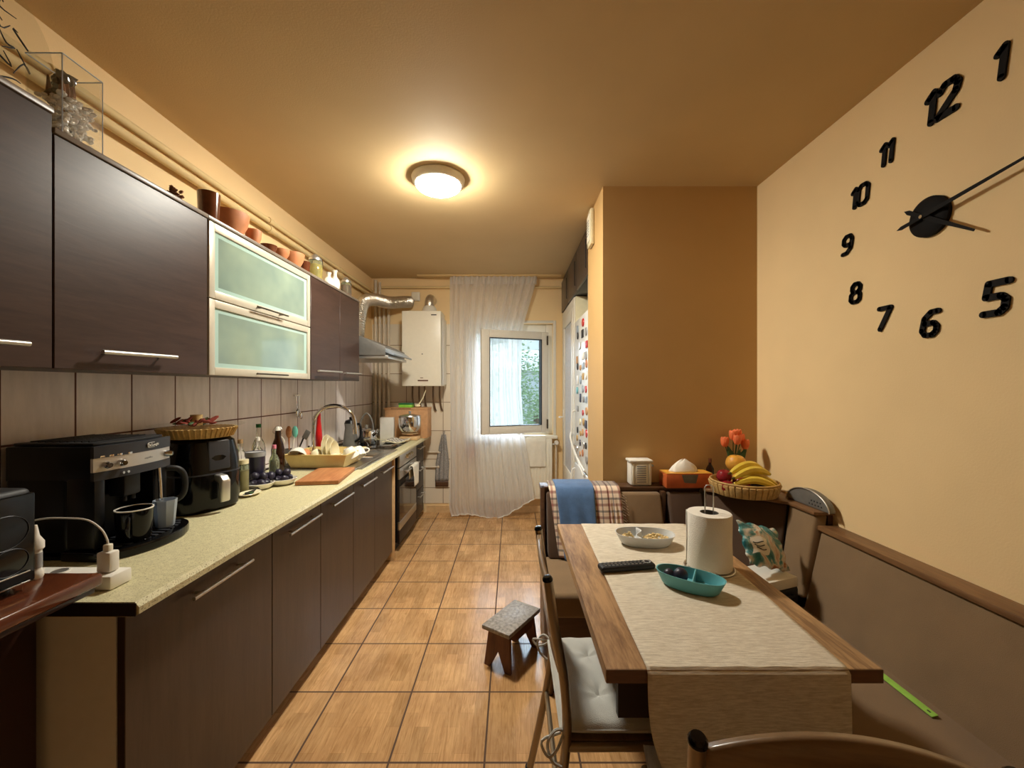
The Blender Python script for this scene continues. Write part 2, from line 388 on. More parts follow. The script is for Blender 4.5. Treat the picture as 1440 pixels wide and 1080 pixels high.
def T(name, label, cat, loc=(0, 0, 0), rz=0, group=None):
    o = bpy.data.objects.new(name, None); COL.objects.link(o); o.empty_display_size = .05
    o.location = loc; o.rotation_euler = (0, 0, rz); o['label'] = label; o['category'] = cat
    if group: o['group'] = group
    return o
def tag(o, label, cat, group=None, kind=None):
    o['label'] = label; o['category'] = cat
    if group: o['group'] = group
    if kind: o['kind'] = kind
    return o
def struct(b, name, m, **kw):
    o = b.build(name, m, **kw); o['kind'] = 'structure'; return o
def copytree(o, parent=None):
    c = o.copy(); COL.objects.link(c)
    if parent is not None: c.parent = parent
    for ch in list(o.children): copytree(ch, c)
    return c
def RT(x, y, z, rx=0, ry=0, rz=0):
    return Matrix.Translation((x, y, z)) @ Matrix.Rotation(rz, 4, 'Z') @ Matrix.Rotation(ry, 4, 'Y') @ Matrix.Rotation(rx, 4, 'X')
def text(name, body, size, m, parent, loc, rot, ext=0.0005, al='CENTER'):
    c = bpy.data.curves.new(name, 'FONT'); c.body = body; c.size = size; c.extrude = ext; c.align_x = al; c.align_y = 'CENTER'
    c.materials.append(M[m]); o = bpy.data.objects.new(name, c); COL.objects.link(o); o.parent = parent
    o.location = loc; o.rotation_euler = rot
    bpy.context.view_layer.update()
    me = bpy.data.meshes.new_from_object(o.evaluated_get(bpy.context.evaluated_depsgraph_get()))
    q = bpy.data.objects.new(name, me); COL.objects.link(q); q.parent = parent; q.location = loc; q.rotation_euler = rot
    bpy.data.objects.remove(o); return q

# ------------------------------------------------------------------ room shell
struct(B().box(XL-.1, XR+.1, YB-.1, YF+.1, -.1, 0), 'floor', 'floor')
struct(B().box(XL-.1, XR+.1, YB-.1, YF+.1, H, H+.1), 'ceiling', 'ceil')
struct(B().box(XL-.1, XL, YB-.1, YF+.1, 0, H), 'wall_left', 'wall')
struct(B().box(XR, XR+.1, YB-.1, YF+.1, 0, H), 'wall_right', 'wall')
struct(B().box(XL, XR, YB-.1, YB, 0, H), 'wall_back', 'wall')
# far wall with the window opening
WX0, WX1, WZ0, WZ1 = -.49, .45, .845, 2.06
struct(B().box(XL, WX0, YF, YF+.25, 0, H).box(WX1, XR, YF, YF+.25, 0, H).box(WX0, WX1, YF, YF+.25, 0, WZ0).box(WX0, WX1, YF, YF+.25, WZ1, H), 'wall_far', 'wall')
struct(B().box(.538, XR, 2.44, 2.92, 0, H), 'wall_column', 'wall_shaded')
struct(B().box(1.25, XR, 2.92, YF, 0, H), 'wall_recess', 'wall')
struct(B().box(XL, XL+.008, -.6, YF-.001, .85, 1.42).box(XL, XL+.008, 3.25, YF-.001, 1.42, 1.80), 'wall_backsplash', 'tile')
struct(B().box(XL+.009, -.62, YF-.008, YF, .10, 2.05), 'wall_tiling', 'tilefar')
struct(B().box(-.93, .53, YF-.012, YF, 0, .075), 'baseboard_far', 'beech')
struct(B().box(XR-.012, XR, YB, -.7, 0, .07), 'baseboard_right', 'oakdark')

# ------------------------------------------------------------------ window
def window():
    y = YF+.06
    f = B()
    f.box(WX0, WX0+.10, y, y+.07, WZ0, WZ1, .006).box(WX1-.075, WX1, y, y+.07, WZ0, WZ1, .006)
    f.box(WX0+.10, WX1-.075, y, y+.07, WZ0, WZ0+.05, .006).box(WX0+.10, WX1-.075, y, y+.07, WZ1-.10, WZ1, .006)
    w = struct(f, 'window_1', 'pvc')
    tr = B(); e = .03
    tr.box(WX0-e, WX0, YF-.012, YF+.0, WZ0, WZ1+e, .003).box(WX1, WX1+e, YF-.012, YF, WZ0, WZ1+e, .003).box(WX0, WX1, YF-.012, YF, WZ1, WZ1+e, .003)
    struct(tr, 'trim_1', 'pvc')
    s = B().box(WX0+.02, WX1+.04, YF-.085, YF+.06, WZ0-.035, WZ0, .008)
    struct(s, 'window_sill', 'offwhite')
    # open sash, hinged on the right
    hx, hy = .385, 4.47; ex, ey = -.315, 4.20
    L = math.hypot(ex-hx, ey-hy); a = math.atan2(ey-hy, ex-hx)
    r = T('window_sash', 'open white window sash swung into the room with a clear pane', 'window', (hx, hy, .88), a)
    z1 = 1.075; b = B(); t_ = .028
    b.box(0, .085, -t_, t_, 0, z1, .006).box(L-.085, L, -t_, t_, 0, z1, .006).box(.085, L-.085, -t_, t_, 0, .085, .006).box(.085, L-.085, -t_, t_, z1-.085, z1, .006)
    b.build('sash_frame', 'pvc', r)
    B().box(.085, L-.085, -.005, .005, .085, z1-.085).build('pane', 'pane', r)
    B().box(.080, .088, -t_-.002, t_+.002, .08, z1-.08).box(L-.088, L-.080, -t_-.002, t_+.002, .08, z1-.08).box(.088, L-.088, -t_-.002, t_+.002, .08, .086).box(.088, L-.088, -t_-.002, t_+.002, z1-.086, z1-.08).build('seal', 'blackmatt', r)
    for z in (.04, z1-.14):
        B().box(.012, .026, t_, t_+.02, z, z+.10, .004).build('hinge', 'darkmetal', r)
    B().box(L-.06, L-.03, -t_-.012, -t_, .50, .58, .003).tube([(L-.045, -t_-.02, .55), (L-.045, -t_-.03, .50), (L-.045, -t_-.03, .43)], .008).build('handle', 'pvc', r)
window()

# curtain
def curtain():
    def fn(u, v):
        z = .045+v*(2.525-.045)
        # right edge x depending on height; hem lifted at the right
        def lerp(tab, q):
            for (a, fa), (b, fb) in zip(tab, tab[1:]):
                if q <= b: return fa+(fb-fa)*(q-a)/(b-a)
            return tab[-1][1]
        xr = lerp([(0, .235), (.2, .215), (.8, .13), (1.3, .10), (1.95, .105), (2.525, .262)], z)
        xl = lerp([(0, -.615), (.12, -.66), (2.525, -.655)], z)
        hem = .01+.17*max(0, (u-.55)/.45)**1.7+.02*math.sin(u*9)
        if v == 0: pass
        z = hem+(2.525-hem)*v
        x = xl+(xr-xl)*u
        amp = .012+.010*v
        y = lerp([(0, 4.315), (.8, 4.345), (.95, 4.37), (1.9, 4.37+.035*u), (2.525, 4.36)], z)
        y += amp*math.sin(u*62+2*math.sin(v*3+u*5))+.006*math.sin(u*140+v*4)
        x += .006*math.sin(u*40+v*6)
        if z > .8 and z < 2.0: y = min(y, 4.405)
        return (x, y, z)
    r = T('curtain', 'long sheer white curtain hanging in front of the window and radiator', 'curtain', (-.2, 4.36, 0))
    B().grid(fn, 220, 50).build('curtain_cloth', 'curtaincloth', r, W=True, angle=180)
    def hemf(k):
        u = k/60; p = fn(u, 0.0); return (p[0], p[1], p[2]+.004)
    B().tube([hemf(k) for k in range(61)], .006, 6).build('hem', 'white', r, W=True)
    def top(k):
        u = k/80; p = fn(u, 1.0); return (p[0], p[1]+.003, 2.522)
    B().grid(lambda u, v: (-.655+.917*u, 4.36+.016*math.sin(u*95), 2.45+.085*v), 160, 2).build('heading_tape', 'curtaincloth', r, W=True, angle=180)
curtain()
tag(B().box(-1.0, .52, 4.335, 4.385, 2.537, 2.55, .003).build('curtain_rail', 'pipe'), 'thin painted curtain rail along the ceiling above the window', 'rail')

# outside
def outside():
    r = T('tree', 'pale green leafy tree outside the window', 'tree', (.80, 13, -4.1))
    B().tube([(0, 0, 0), (.1, 0, 2.4), (0, .1, 4.6)], [.25, .12], 10).build('trunk', 'bark', r)
    b = B()
    bm = bmesh.new(); random.seed(31)
    clumps = [(random.uniform(-2, 2), random.uniform(-1.1, 1.1), 5.1+random.uniform(-1.7, 1.5)) for _ in range(48)]
    for k in range(9000):
        c = clumps[k % 48]; g = [random.gauss(0, .24) for _ in range(3)]
        m = Matrix.Translation((c[0]+g[0], c[1]+g[1], c[2]+g[2])) @ Matrix.Rotation(random.uniform(0, 6.28), 4, 'Z') @ Matrix.Rotation(random.uniform(0, 3.1), 4, 'X')
        L = random.uniform(.04, .07)
        bm.faces.new([bm.verts.new(m @ Vector(p)) for p in ((-L, 0, 0), (0, -L*.5, .01), (L, 0, 0), (0, L*.5, .01))])
    b._add(bm)
    b.build('crown', 'foliage', r)
    h = T('house', 'distant pale house roof line seen through the window', 'house', (-2.5, 26, -6.2))
    B().box(-5, 8, 0, 6, 0, 8.6).build('wall', 'render', h)
    B().extr([(-5.3, -.3, 8.6), (-5.3, 6.3, 8.6), (-5.3, 3, 10.2)], (13.6, 0, 0)).build('roof', 'cokegrey', h)
outside()

# ------------------------------------------------------------------ radiator & towel & pot & mitt & valve
def radiator():
    r = T('radiator', 'white panel radiator under the window sill', 'radiator', (.05, 4.44, .17))
    x0, x1, z0, z1 = -.36, .425, .17, .805
    b = B().box(x0, x1, 4.405, 4.412, z0, z1, .002).box(x0, x1, 4.465, 4.472, z0, z1)
    n = 22
    for k in range(n):
        xc = x0+.02+(x1-x0-.04)*(k+.5)/n
        b.box(xc-.010, xc+.010, 4.398, 4.408, z0+.03, z1-.03, .003)
    b.build('panel', 'offwhite', r, W=True)
    B().box(x0, x1, 4.405, 4.472, z1-.004, z1+.008, .003).box(x1-.004, x1+.003, 4.405, 4.472, z0, z1).box(x0-.003, x0+.004, 4.405, 4.472, z0, z1).build('cover', 'offwhite', r, W=True)
    B().tube([(x1, 4.44, .75), (x1+.05, 4.44, .75)], .009).lathe([(0, 0), (.022, .0), (.024, .04), (.018, .055), (0, .055)], (0, 0, 0), 16, M4=RT(x1+.05, 4.44, .77, PI/2)).build('valve', 'white', r, W=True)
    B().tube([(x1+.05, 4.44, .75), (x1+.05, 4.46, .10), (x1+.05, 4.46, .02)], .010).tube([(x1, 4.44, .24), (x1+.085, 4.45, .24), (x1+.085, 4.46, .02)], .010).build('pipe', 'pipewhite', r, W=True)
    for x in (x0+.12, x1-.14):
        for z in (.3, .7): B().box(x, x+.02, 4.45, 4.499, z, z+.04).build('bracket', 'white', r, W=True)
radiator()
def drape_fn(x0, x1, yc, ztop, front, back, r, wav=.004, sgn=-1, taper=0):
    # cloth folded over a bar: goes up the back, over, and down the front (front towards -y)
    tot = front+back+PI*r
    def fn(u, v):
        s = v*tot; x = x0+(x1-x0)*u
        if s < back: y, z = yc+r, ztop-r-(back-s)
        elif s < back+PI*r:
            a = (s-back)/r; y, z = yc+r*math.cos(a), ztop-r+r*math.sin(a)
        else:
            d = s-back-PI*r; y, z = yc-r, ztop-r-d
            y -= wav*(1+math.sin(u*17+d*8))*min(1, d*12); x += taper*d*(u-.5)
        return (x, y, z)
    return fn
tag(B().grid(drape_fn(.155, .362, 4.44, .832, .27, .10, .048, .003), 24, 40).build('towel', 'towelwhite', None, W=True, loc=(.26, 4.4, .55), solid=.006), 'white towel folded over the right end of the radiator', 'towel')
def pot():
    r = T('hanging_pot', 'coral pink pot hung behind the sheer curtain left of the radiator', 'pot', (-.44, 4.43, .60))
    B().lathe([(0, 0), (.038, 0), (.052, .14), (.056, .145), (.056, .155), (.05, .155), (.036, .01), (0, .01)], n=24).build('pot', 'clay', r)
    B().tube([(-.052, 0, .15), (-.04, .01, .22), (0, .02, .245), (.04, .01, .22), (.052, 0, .15)], .002, 6, smooth=4).build('wire_handle', 'white', r)
    b = B()
    for k in range(7):
        a = k*.9; b.tube([(0, 0, .13), (.02*math.cos(a), .02*math.sin(a), .19), (.05*math.cos(a), .02*math.sin(a), .21+.01*k % .03)], [.004, .008, .002], 6)
    b.build('leaves', 'leaf', r)
pot()
def mitt():
    r = T('pot_cloth', 'long grey patterned kitchen cloth hanging beside the curtain', 'cloth', (-.76, 4.46, .29))
    def fn(u, v):
        w = .02+.05*min(1, (1-v)*1.6); return ((u-.5)*2*w+.02*v, .018-.012*math.cos((u-.5)*PI)*1.2-.006*math.sin(u*20), .06+v*.5)
    B().grid(fn, 16, 16).build('cloth', 'mitt', r, solid=.012)
    B().grid(lambda u, v: ((u-.5)*.14, .010, v*.06), 10, 3).build('hem_band', 'benchwood_x', r, solid=.016)
    B().tube([(.02, .02, .55), (.01, .022, .60), (.03, .022, .60), (.02, .02, .55)], .003, 6).build('loop', 'mitt', r)
    B().tube([(.02, .038, .595), (.02, .012, .595), (.02, .008, .605)], .003, 6).build('hook', 'chrome', r)
mitt()

# ------------------------------------------------------------------ ceiling lamp
def lamp():
    r = T('ceiling_lamp', 'round flush ceiling lamp, lit, in the middle of the ceiling', 'lamp', (-.418, 2.34, H))
    B().lathe([(0, 0), (.146, 0), (.150, -.008), (.145, -.026), (.134, -.040), (.126, -.044), (.126, -.03), (0, -.03)], n=48).build('rim', 'pvc', r)
    prof = [(.127, -.040)]+[(.127*math.cos(a), -.040-.045*math.sin(a)) for a in [PI/2*k/8 for k in range(1, 8)]]+[(0, -.085)]
    B().lathe(prof, n=40).build('diffuser', 'lampglass', r)
lamp()

# ------------------------------------------------------------------ pipes
for z, lab, rad in ((2.387, 'upper of the two painted pipes along the left wall below the ceiling', .016), (2.338, 'lower of the two painted pipes along the left wall below the ceiling', .019)):
    r = T('heating_pipe', lab, 'pipe', (-1.505, 0, z), 0, 'painted heating pipes on the left wall')
    B().tube([(-1.497, -1.9, z), (-1.497, 4.42, z)], rad, 12).build('pipe', 'pipe', r, W=True)
    for y in (1.35, 2.55, 3.6): B().tube([(-1.497, y-.02, z), (-1.497, y+.02, z)], rad+.005, 12).build('coupling', 'pipe', r, W=True)
    for y in (.2, 2.0, 3.2): B().box(-1.53, -1.5, y, y+.02, z-.008, z+.008).build('clip', 'pipe', r, W=True)
tag(B().tube([(-1.44, 4.47, 2.447), (.53, 4.47, 2.447)], .013, 10).build('heating_pipe', 'pipe'), 'thin painted pipe running level along the far wall above the window', 'pipe')
for x, z1 in ((-1.475, 2.52), (-1.43, 2.50), (-1.385, 2.24), (-1.335, 2.22)):
    tag(B().tube([(x, 4.46, 0), (x, 4.46, z1)], .016, 10).build('riser_pipe', 'pipewhite', None, W=True, loc=(x, 4.46, 0)),
        {(-1.475): 'leftmost of four white riser pipes in the far left corner', (-1.43): 'second from left of four white riser pipes in the far corner',
         (-1.385): 'third from left of four white riser pipes in the far corner', (-1.335): 'rightmost of four white riser pipes, nearest the boiler'}[x], 'pipe', 'riser pipes in the far left corner')

# ------------------------------------------------------------------ boiler
def boiler():
    r = T('gas_boiler', 'white wall-mounted gas boiler beside the curtain', 'boiler', (-.92, 4.34, 1.375))
    B().box(-1.117, -.722, 4.18, 4.44, 1.375, 2.138, .006, 3).box(-1.10, -.735, 4.44, 4.499, 1.39, 2.12, .004).build('case', 'offwhite', r, W=True)
    B().box(-.715, -.712, 4.22, 4.47, 1.39, 2.08, .001).build('side_panel', 'white', r, W=True)
    B().box(-.82, -.765, 4.177, 4.181, 2.092, 2.102).build('badge', 'ink', r, W=True)
    B().box(-.955, -.85, 4.177, 4.181, 1.425, 1.437).box(-.93, -.90, 4.177, 4.181, 1.455, 1.461).build('caption', 'clayglaze', r, W=True)
    B().lathe([(0, 0), (.006, 0), (.005, .006), (0, .006)], (0, 0, 0), 12, M4=RT(-.91, 4.18, 1.70, PI/2)).build('button', 'ink', r, W=True)
    B().lathe([(0, 0), (.085, 0), (.07, .05), (.055, .075), (0, .075)], (-.865, 4.33, 2.138), 24).build('flue_collar', 'pvc', r, W=True)
    B().tube([(-.865, 4.33, 2.20), (-.865, 4.33, 2.26), (-.865, 4.38, 2.30), (-.865, 4.49, 2.30)], .048, 18, smooth=5).build('flue_elbow', 'duct', r, W=True)
    for k, x in enumerate((-1.06, -.99, -.93, -.84, -.77)):
        B().tube([(x, 4.40, 1.375), (x, 4.40, 1.25), (x+.01, 4.44, 1.14), (x+.012, 4.49, 1.11)], .010, 8, smooth=3).build('connection_pipe', 'copper', r, W=True)
boiler()
def jbox():
    r = T('socket_box', 'small white junction box on the far wall above the boiler', 'box', (-1.045, 4.485, 2.30))
    B().box(-.045, .045, -.02, .014, 0, .095, .006).build('housing', 'white', r)
    B().box(-.036, .036, -.026, -.018, .01, .085, .004).build('cover', 'offwhite', r)
jbox()
# flexible duct
def duct():
    P = spline([Vector(p) for p in [(-1.10, 4.43, 2.28), (-1.15, 4.34, 2.26), (-1.27, 4.25, 2.235), (-1.36, 4.08, 2.23), (-1.41, 3.92, 2.17), (-1.42, 3.84, 2.02), (-1.42, 3.78, 1.80)]], 22)
    R = [.056+.007*(k % 2) for k in range(len(P))]
    tag(B().tube(P, R, 18).build('exhaust_duct', 'duct', None, W=True, loc=(-1.4, 4.0, 1.8)), 'crinkled silver flexible duct running from the hood along the far wall', 'duct')
duct()
# hood
def hood():
    r = T('range_hood', 'grey steel cooker hood with a slanted visor above the hob', 'hood', (-1.27, 3.6, 1.60))
    y0, y1 = 3.32, 3.92
    B().extr([(-1.52, y0, 1.62), (-1.02, y0, 1.62), (-1.02, y0, 1.69), (-1.22, y0, 1.775), (-1.30, y0, 1.79), (-1.52, y0, 1.79)], (0, y1-y0, 0), .004).build('body', 'cokegrey', r, W=True)
    B().extr([(-1.02, y0, 1.645), (-.955, y0, 1.62), (-.95, y0, 1.632), (-1.02, y0, 1.68)], (0, y1-y0, 0), .002).build('visor', 'frostplastic', r, W=True)
    B().box(-1.50, -1.0, y0+.01, y1-.01, 1.595, 1.622, .004).build('filter', 'satin', r, W=True)
hood()

# ------------------------------------------------------------------ base units
def bar_handle(p0, p1, off, r=.006, mt='satin'):
    # bar between p0 and p1 with two stubs reaching back by off
    b = B(); p0, p1, off = Vector(p0), Vector(p1), Vector(off)
    b.tube([p0, p1], r, 12)
    for q in (.14, .86): c = p0.lerp(p1, q); b.tube([c, c+off], r*.8, 8)
    return b
XD = -.94
units = [(1.0, 1.617, 'base unit with the long bar handle, first beside the red-brown dresser', 1.185, 1.455),
         (1.617, 2.027, 'second base unit from the dresser, below the plums', 1.70, 1.98),
         (2.027, 2.444, 'third base unit from the dresser, below the cutting board', 2.115, 2.38),
         (2.444, 2.825, 'fourth base unit from the dresser, below the dish rack', 2.53, 2.79),
         (2.825, 3.235, 'fifth base unit, with a pale board between it and the oven', 2.92, 3.18)]
for i, (a, b_, lab, h0, h1) in enumerate(units):
    r = T('base_cabinet', 'dark wenge '+lab, 'cabinet', ((XL+XD)/2, (a+b_)/2, 0), 0, 'dark base units under the worktop')
    x0 = XL+.01
    c = B().box(x0, XD-.022, a+.001, a+.019, .07, .815).box(x0, XD-.022, b_-.019, b_-.001, .07, .815).box(x0, XD-.022, a+.019, b_-.019, .07, .088).box(x0, x0+.01, a+.019, b_-.019, .088, .815)
    if i != 3 and i != 4: c.box(x0, XD-.022, a+.019, b_-.019, .80, .815)
    c.build('carcass', 'cab_white', r, W=True)
    B().box(x0+.02, XD-.055, a+.001, b_-.001, 0, .07).build('plinth', 'plinth', r, W=True)
    d = B().box(XD-.02, XD, a+.002, b_-.002, .072, .812, .0015, 1).build('door', 'wenge', r, W=True)
    bar_handle((XD+.026, h0, .752), (XD+.026, h1, .752), (-.028, 0, 0)).build('handle', 'satin', d, W=True)
r = T('end_panel', 'pale beech filler panel standing between the base units and the oven', 'panel', (-1.2, 3.25, 0))
B().box(XL+.01, -.925, 3.24, 3.262, 0, .815, .001).build('board', 'beech', r, W=True)
# oven
def oven():
    y0, y1 = 3.40, 3.99; X = -.925
    r = T('oven', 'built-in steel and black oven below the hob', 'oven', (-1.2, (y0+y1)/2, 0))
    B().box(XL+.02, X-.02, y0, y1, .08, .81).build('body', 'black', r, W=True)
    B().box(X-.02, X, y0, y1, .70, .812, .002).build('control_panel', 'steel', r, W=True)
    for k, y in enumerate((3.62, 3.70, 3.78)):
        B().lathe([(0, 0), (.021, 0), (.017, .022), (0, .024)], (0, 0, 0), 18, M4=RT(X, y, .757, 0, PI/2)).build('knob', 'chrome', r, W=True)
    d = B().box(X-.02, X, y0, y1, .60, .69, .002, mi=0).box(X-.02, X, y0, y1, .18, .25, .002, mi=0).box(X-.02, X-.002, y0, y1, .25, .60, mi=1).build('door', ['steel', 'ovenglass'], r, W=True)
    bar_handle((X+.04, y0+.05, .652), (X+.04, y1-.05, .652), (-.042, 0, 0), .009, 'steel').build('handle', 'steel', d, W=True)
    B().box(X-.018, X-.002, y0, y1, .07, .175, .002).build('lower_drawer', 'wenge_edge', r, W=True)
    B().box(XL+.02, X-.05, y0, y1, 0, .07).build('plinth', 'plinth', r, W=True)
    # cloth on the handle
    f = drape_fn(0, .22, 0, .672, .17, .10, .018, .004, taper=-.25)
    b = B().grid(lambda u, v: (lambda p: (X+.04-p[1], 3.62+p[0], p[2]))(f(u, v)), 14, 26)
    tag(b.build('dish_towel', 'towelwhite', None, W=True, loc=(X+.04, 3.8, .5), solid=.004), 'cream dish towel draped over the oven handle', 'towel')
oven()
def drawers():
    y0, y1 = 4.0, 4.385; X = -.94
    r = T('drawer_unit', 'dark three-drawer unit at the far end of the worktop', 'cabinet', (-1.2, 4.2, 0))
    B().box(XL+.02, X-.02, y0, y1, .06, .81).box(XL+.03, X-.05, y0, y1, 0, .06).build('carcass', 'wenge_edge', r, W=True)
    for z0, z1 in ((.60, .81), (.335, .595), (.065, .33)):
        d = B().box(X-.02, X, y0+.002, y1-.002, z0, z1, .0015).build('drawer', 'wenge_edge', r, W=True)
        bar_handle((X+.03, y0+.08, z1-.06), (X+.03, y1-.08, z1-.06), (-.03, 0, 0), .006).build('handle', 'satin', d, W=True)
drawers()
# worktop with the sink opening
SX0, SX1, SY0, SY1 = -1.36, -1.02, 2.98, 3.30
XW = -.886
def worktop():
    def piece(b, y0, y1, x0=XL+.01, x1=XW, front=True):
        if front:
            pr = [(x0, .815), (x1-.012, .815), (x1, .822), (x1+0.0, .838), (x1-.010, .85), (x0, .85)]
        else: pr = [(x0, .815), (x1, .815), (x1, .85), (x0, .85)]
        b.extr([(x, y0, z) for x, z in pr], (0, y1-y0, 0))
    r = T('worktop', 'cream speckled laminate worktop running along the left wall', 'worktop', (-1.2, 2.7, .815))
    b = B(); piece(b, .98, SY0); piece(b, SY1, 4.4); piece(b, SY0, SY1, SX1, XW); piece(b, SY0, SY1, XL+.01, SX0, False)
    b.build('slab', 'worktop', r, W=True)
    B().box(XL+.012, XW-.006, .977, .9805, .817, .848, .001).build('end_edge', 'wenge_edge', r, W=True)
    B().box(XL+.0085, XL+.022, .99, 4.4, .8505, .862, .002).build('upstand', 'wenge_edge', r, W=True)
worktop()
def sink():
    r = T('sink', 'stainless steel sink and drainer set in the worktop', 'sink', (-1.2, 3.1, .85))
    b = B()
    z = .852; X0, X1, Y0, Y1 = -1.44, -.965, 2.52, 3.36
    for (a, c, d, e) in ((X0, SX0, Y0, Y1), (SX1, X1, Y0, Y1), (SX0, SX1, Y0, SY0), (SX0, SX1, SY1, Y1)):
        b.box(a, c, d, e, .8505, z+.002)
    b.tube([(X0+.005, Y0+.005, z+.002), (X1, Y0+.005, z+.002), (X1, Y1, z+.002), (X0+.005, Y1, z+.002)], .005, 8, closed=True)
    for k in range(6): b.box(X0+.10, X1-.1, 2.60+k*.055, 2.615+k*.055, z, z+.005, .002)
    b.build('drainer', 'steel', r, W=True)
    w = .0015
    bb = B().box(SX0, SX1, SY0, SY1, .700, .702).box(SX0, SX0+w, SY0, SY1, .70, z).box(SX1-w, SX1, SY0, SY1, .70, z).box(SX0, SX1, SY0, SY0+w, .70, z).box(SX0, SX1, SY1-w, SY1, .70, z)
    bb.build('basin', 'steel', r, W=True)
    B().box(-.962, -.93, 2.56, 3.36, .8505, .8575, .002).build('edge_strip', 'steel', r, W=True)
sink()
def faucet():
    r = T('faucet', 'tall chrome swan-neck faucet behind the dish rack', 'faucet', (-1.38, 2.86, .855))
    B().lathe([(0, 0), (.028, 0), (.026, .012), (.018, .02), (.018, .10), (0, .10)], n=20).build('base', 'chrome', r)
    pts = [(0, 0, .08), (.005, 0, .22)]+[(.15-.145*math.cos(a), -.01*k/8, .25+.13*math.sin(a)) for k, a in enumerate([PI*q/8 for q in range(0, 9)])]+[(.297, -.012, .21)]
    B().tube(pts, .0125, 14, smooth=4).build('spout', 'chrome', r)
    B().tube([(.297, -.012, .235), (.298, -.012, .185)], .017, 14).build('aerator', 'chrome', r)
    B().tube([(.0, -.018, .06), (.0, -.05, .075), (.02, -.10, .11)], .007, 8).build('lever', 'chrome', r)
faucet()
def hob():
    r = T('hob', 'black glass hob set flush in the worktop', 'hob', (-1.2, 3.7, .85))
    B().box(-1.45, -.97, 3.42, 3.98, .8505, .856, .002).build('glass_top', 'hobglass', r, W=True)
    for x, y, q in ((-1.33, 3.56, .09), (-1.33, 3.84, .07), (-1.09, 3.56, .07), (-1.09, 3.84, .09)):
        B().lathe([(q, 0), (q, .0006), (q-.004, .0006), (q-.004, 0), (q, 0)], (x, y, .8562), 32).build('cooking_ring', 'grout', r, W=True)
hob()

# ------------------------------------------------------------------ upper units
XU = -1.20; ZU0, ZU1 = 1.41, 2.027
def upper(y0, y1, z1, lab, doors, grp=True):
    r = T('wall_cabinet', lab, 'cabinet', (-1.36, (y0+y1)/2, ZU0), 0, 'wall units above the worktop')
    B().box(XL+.002, XU-.02, y0+.001, y1-.001, ZU0+.002, z1, .001, 1).build('carcass', 'wenge_edge', r, W=True)
    B().box(XL+.002, XU+.004, y0+.0005, y1-.0005, z1+.0005, z1+.016, .002).build('top_board', 'cornice', r, W=True)
    for (a, b_, h0, h1) in doors:
        d = B().box(XU-.0195, XU, a+.002, b_-.002, ZU0, z1-.002, .0015, 1).build('door', 'wenge_h', r, W=True)
        bar_handle((XU+.03, h0, 1.462), (XU+.03, h1, 1.466), (-.03, 0, 0), .0062).build('handle', 'satin', d, W=True)
    return r
upper(.45, 1.079, 2.075, 'taller dark wenge wall unit at the left edge, under the glass disc', [(.45, 1.079, .62, 1.0)])
upper(1.079, 1.626, ZU1, 'dark wenge wall unit above the coffee machine, with one wide door', [(1.079, 1.626, 1.18, 1.44)])
r = T('glass_cabinet', 'wall unit with two frosted glass lift-up doors in pale frames', 'cabinet', (-1.36, 2.04, ZU0), 0, 'wall units above the worktop')
B().box(XL+.002, XU-.02, 1.627, 2.458, ZU0+.002, ZU1, .001, 1).build('carcass', 'wenge_edge', r, W=True)
B().box(XL+.002, XU+.004, 1.6265, 2.4585, ZU1+.0005, ZU1+.016, .002).build('top_board', 'cornice', r, W=True)
for z0, z1 in ((1.72, 2.024), (1.41, 1.715)):
    y0, y1 = 1.634, 2.452; w = .032
    b = B().box(XU-.019, XU+.001, y0, y0+w, z0, z1, .002).box(XU-.019, XU+.001, y1-w, y1, z0, z1, .002).box(XU-.019, XU+.001, y0+w, y1-w, z0, z0+w, .002).box(XU-.019, XU+.001, y0+w, y1-w, z1-w, z1, .002)
    d = b.build('door', 'frame_al', r, W=True)
    q = .05
    B().box(XU-.012, XU-.006, y0+w, y0+q+.01, z0+w, z1-w).box(XU-.012, XU-.006, y1-q-.01, y1-w, z0+w, z1-w).box(XU-.012, XU-.006, y0+q+.01, y1-q-.01, z0+w, z0+q).box(XU-.012, XU-.006, y0+q+.01, y1-q-.01, z1-q, z1-w).build('clear_border', 'frostrim', d, W=True)
    B().box(XU-.012, XU-.0062, y0+q+.01, y1-q-.01, z0+q, z1-q).build('pane', 'frost', d, W=True)
    bar_handle((XU+.028, 1.90, z0+.014), (XU+.028, 2.16, z0+.014), (-.028, 0, 0), .004, 'darkmetal').build('handle', 'darkmetal', d, W=True)
upper(2.459, 3.24, ZU1, 'dark wenge two-door wall unit next to the hood', [(2.459, 2.876, 2.50, 2.84), (2.876, 3.24, 2.91, 3.20)])

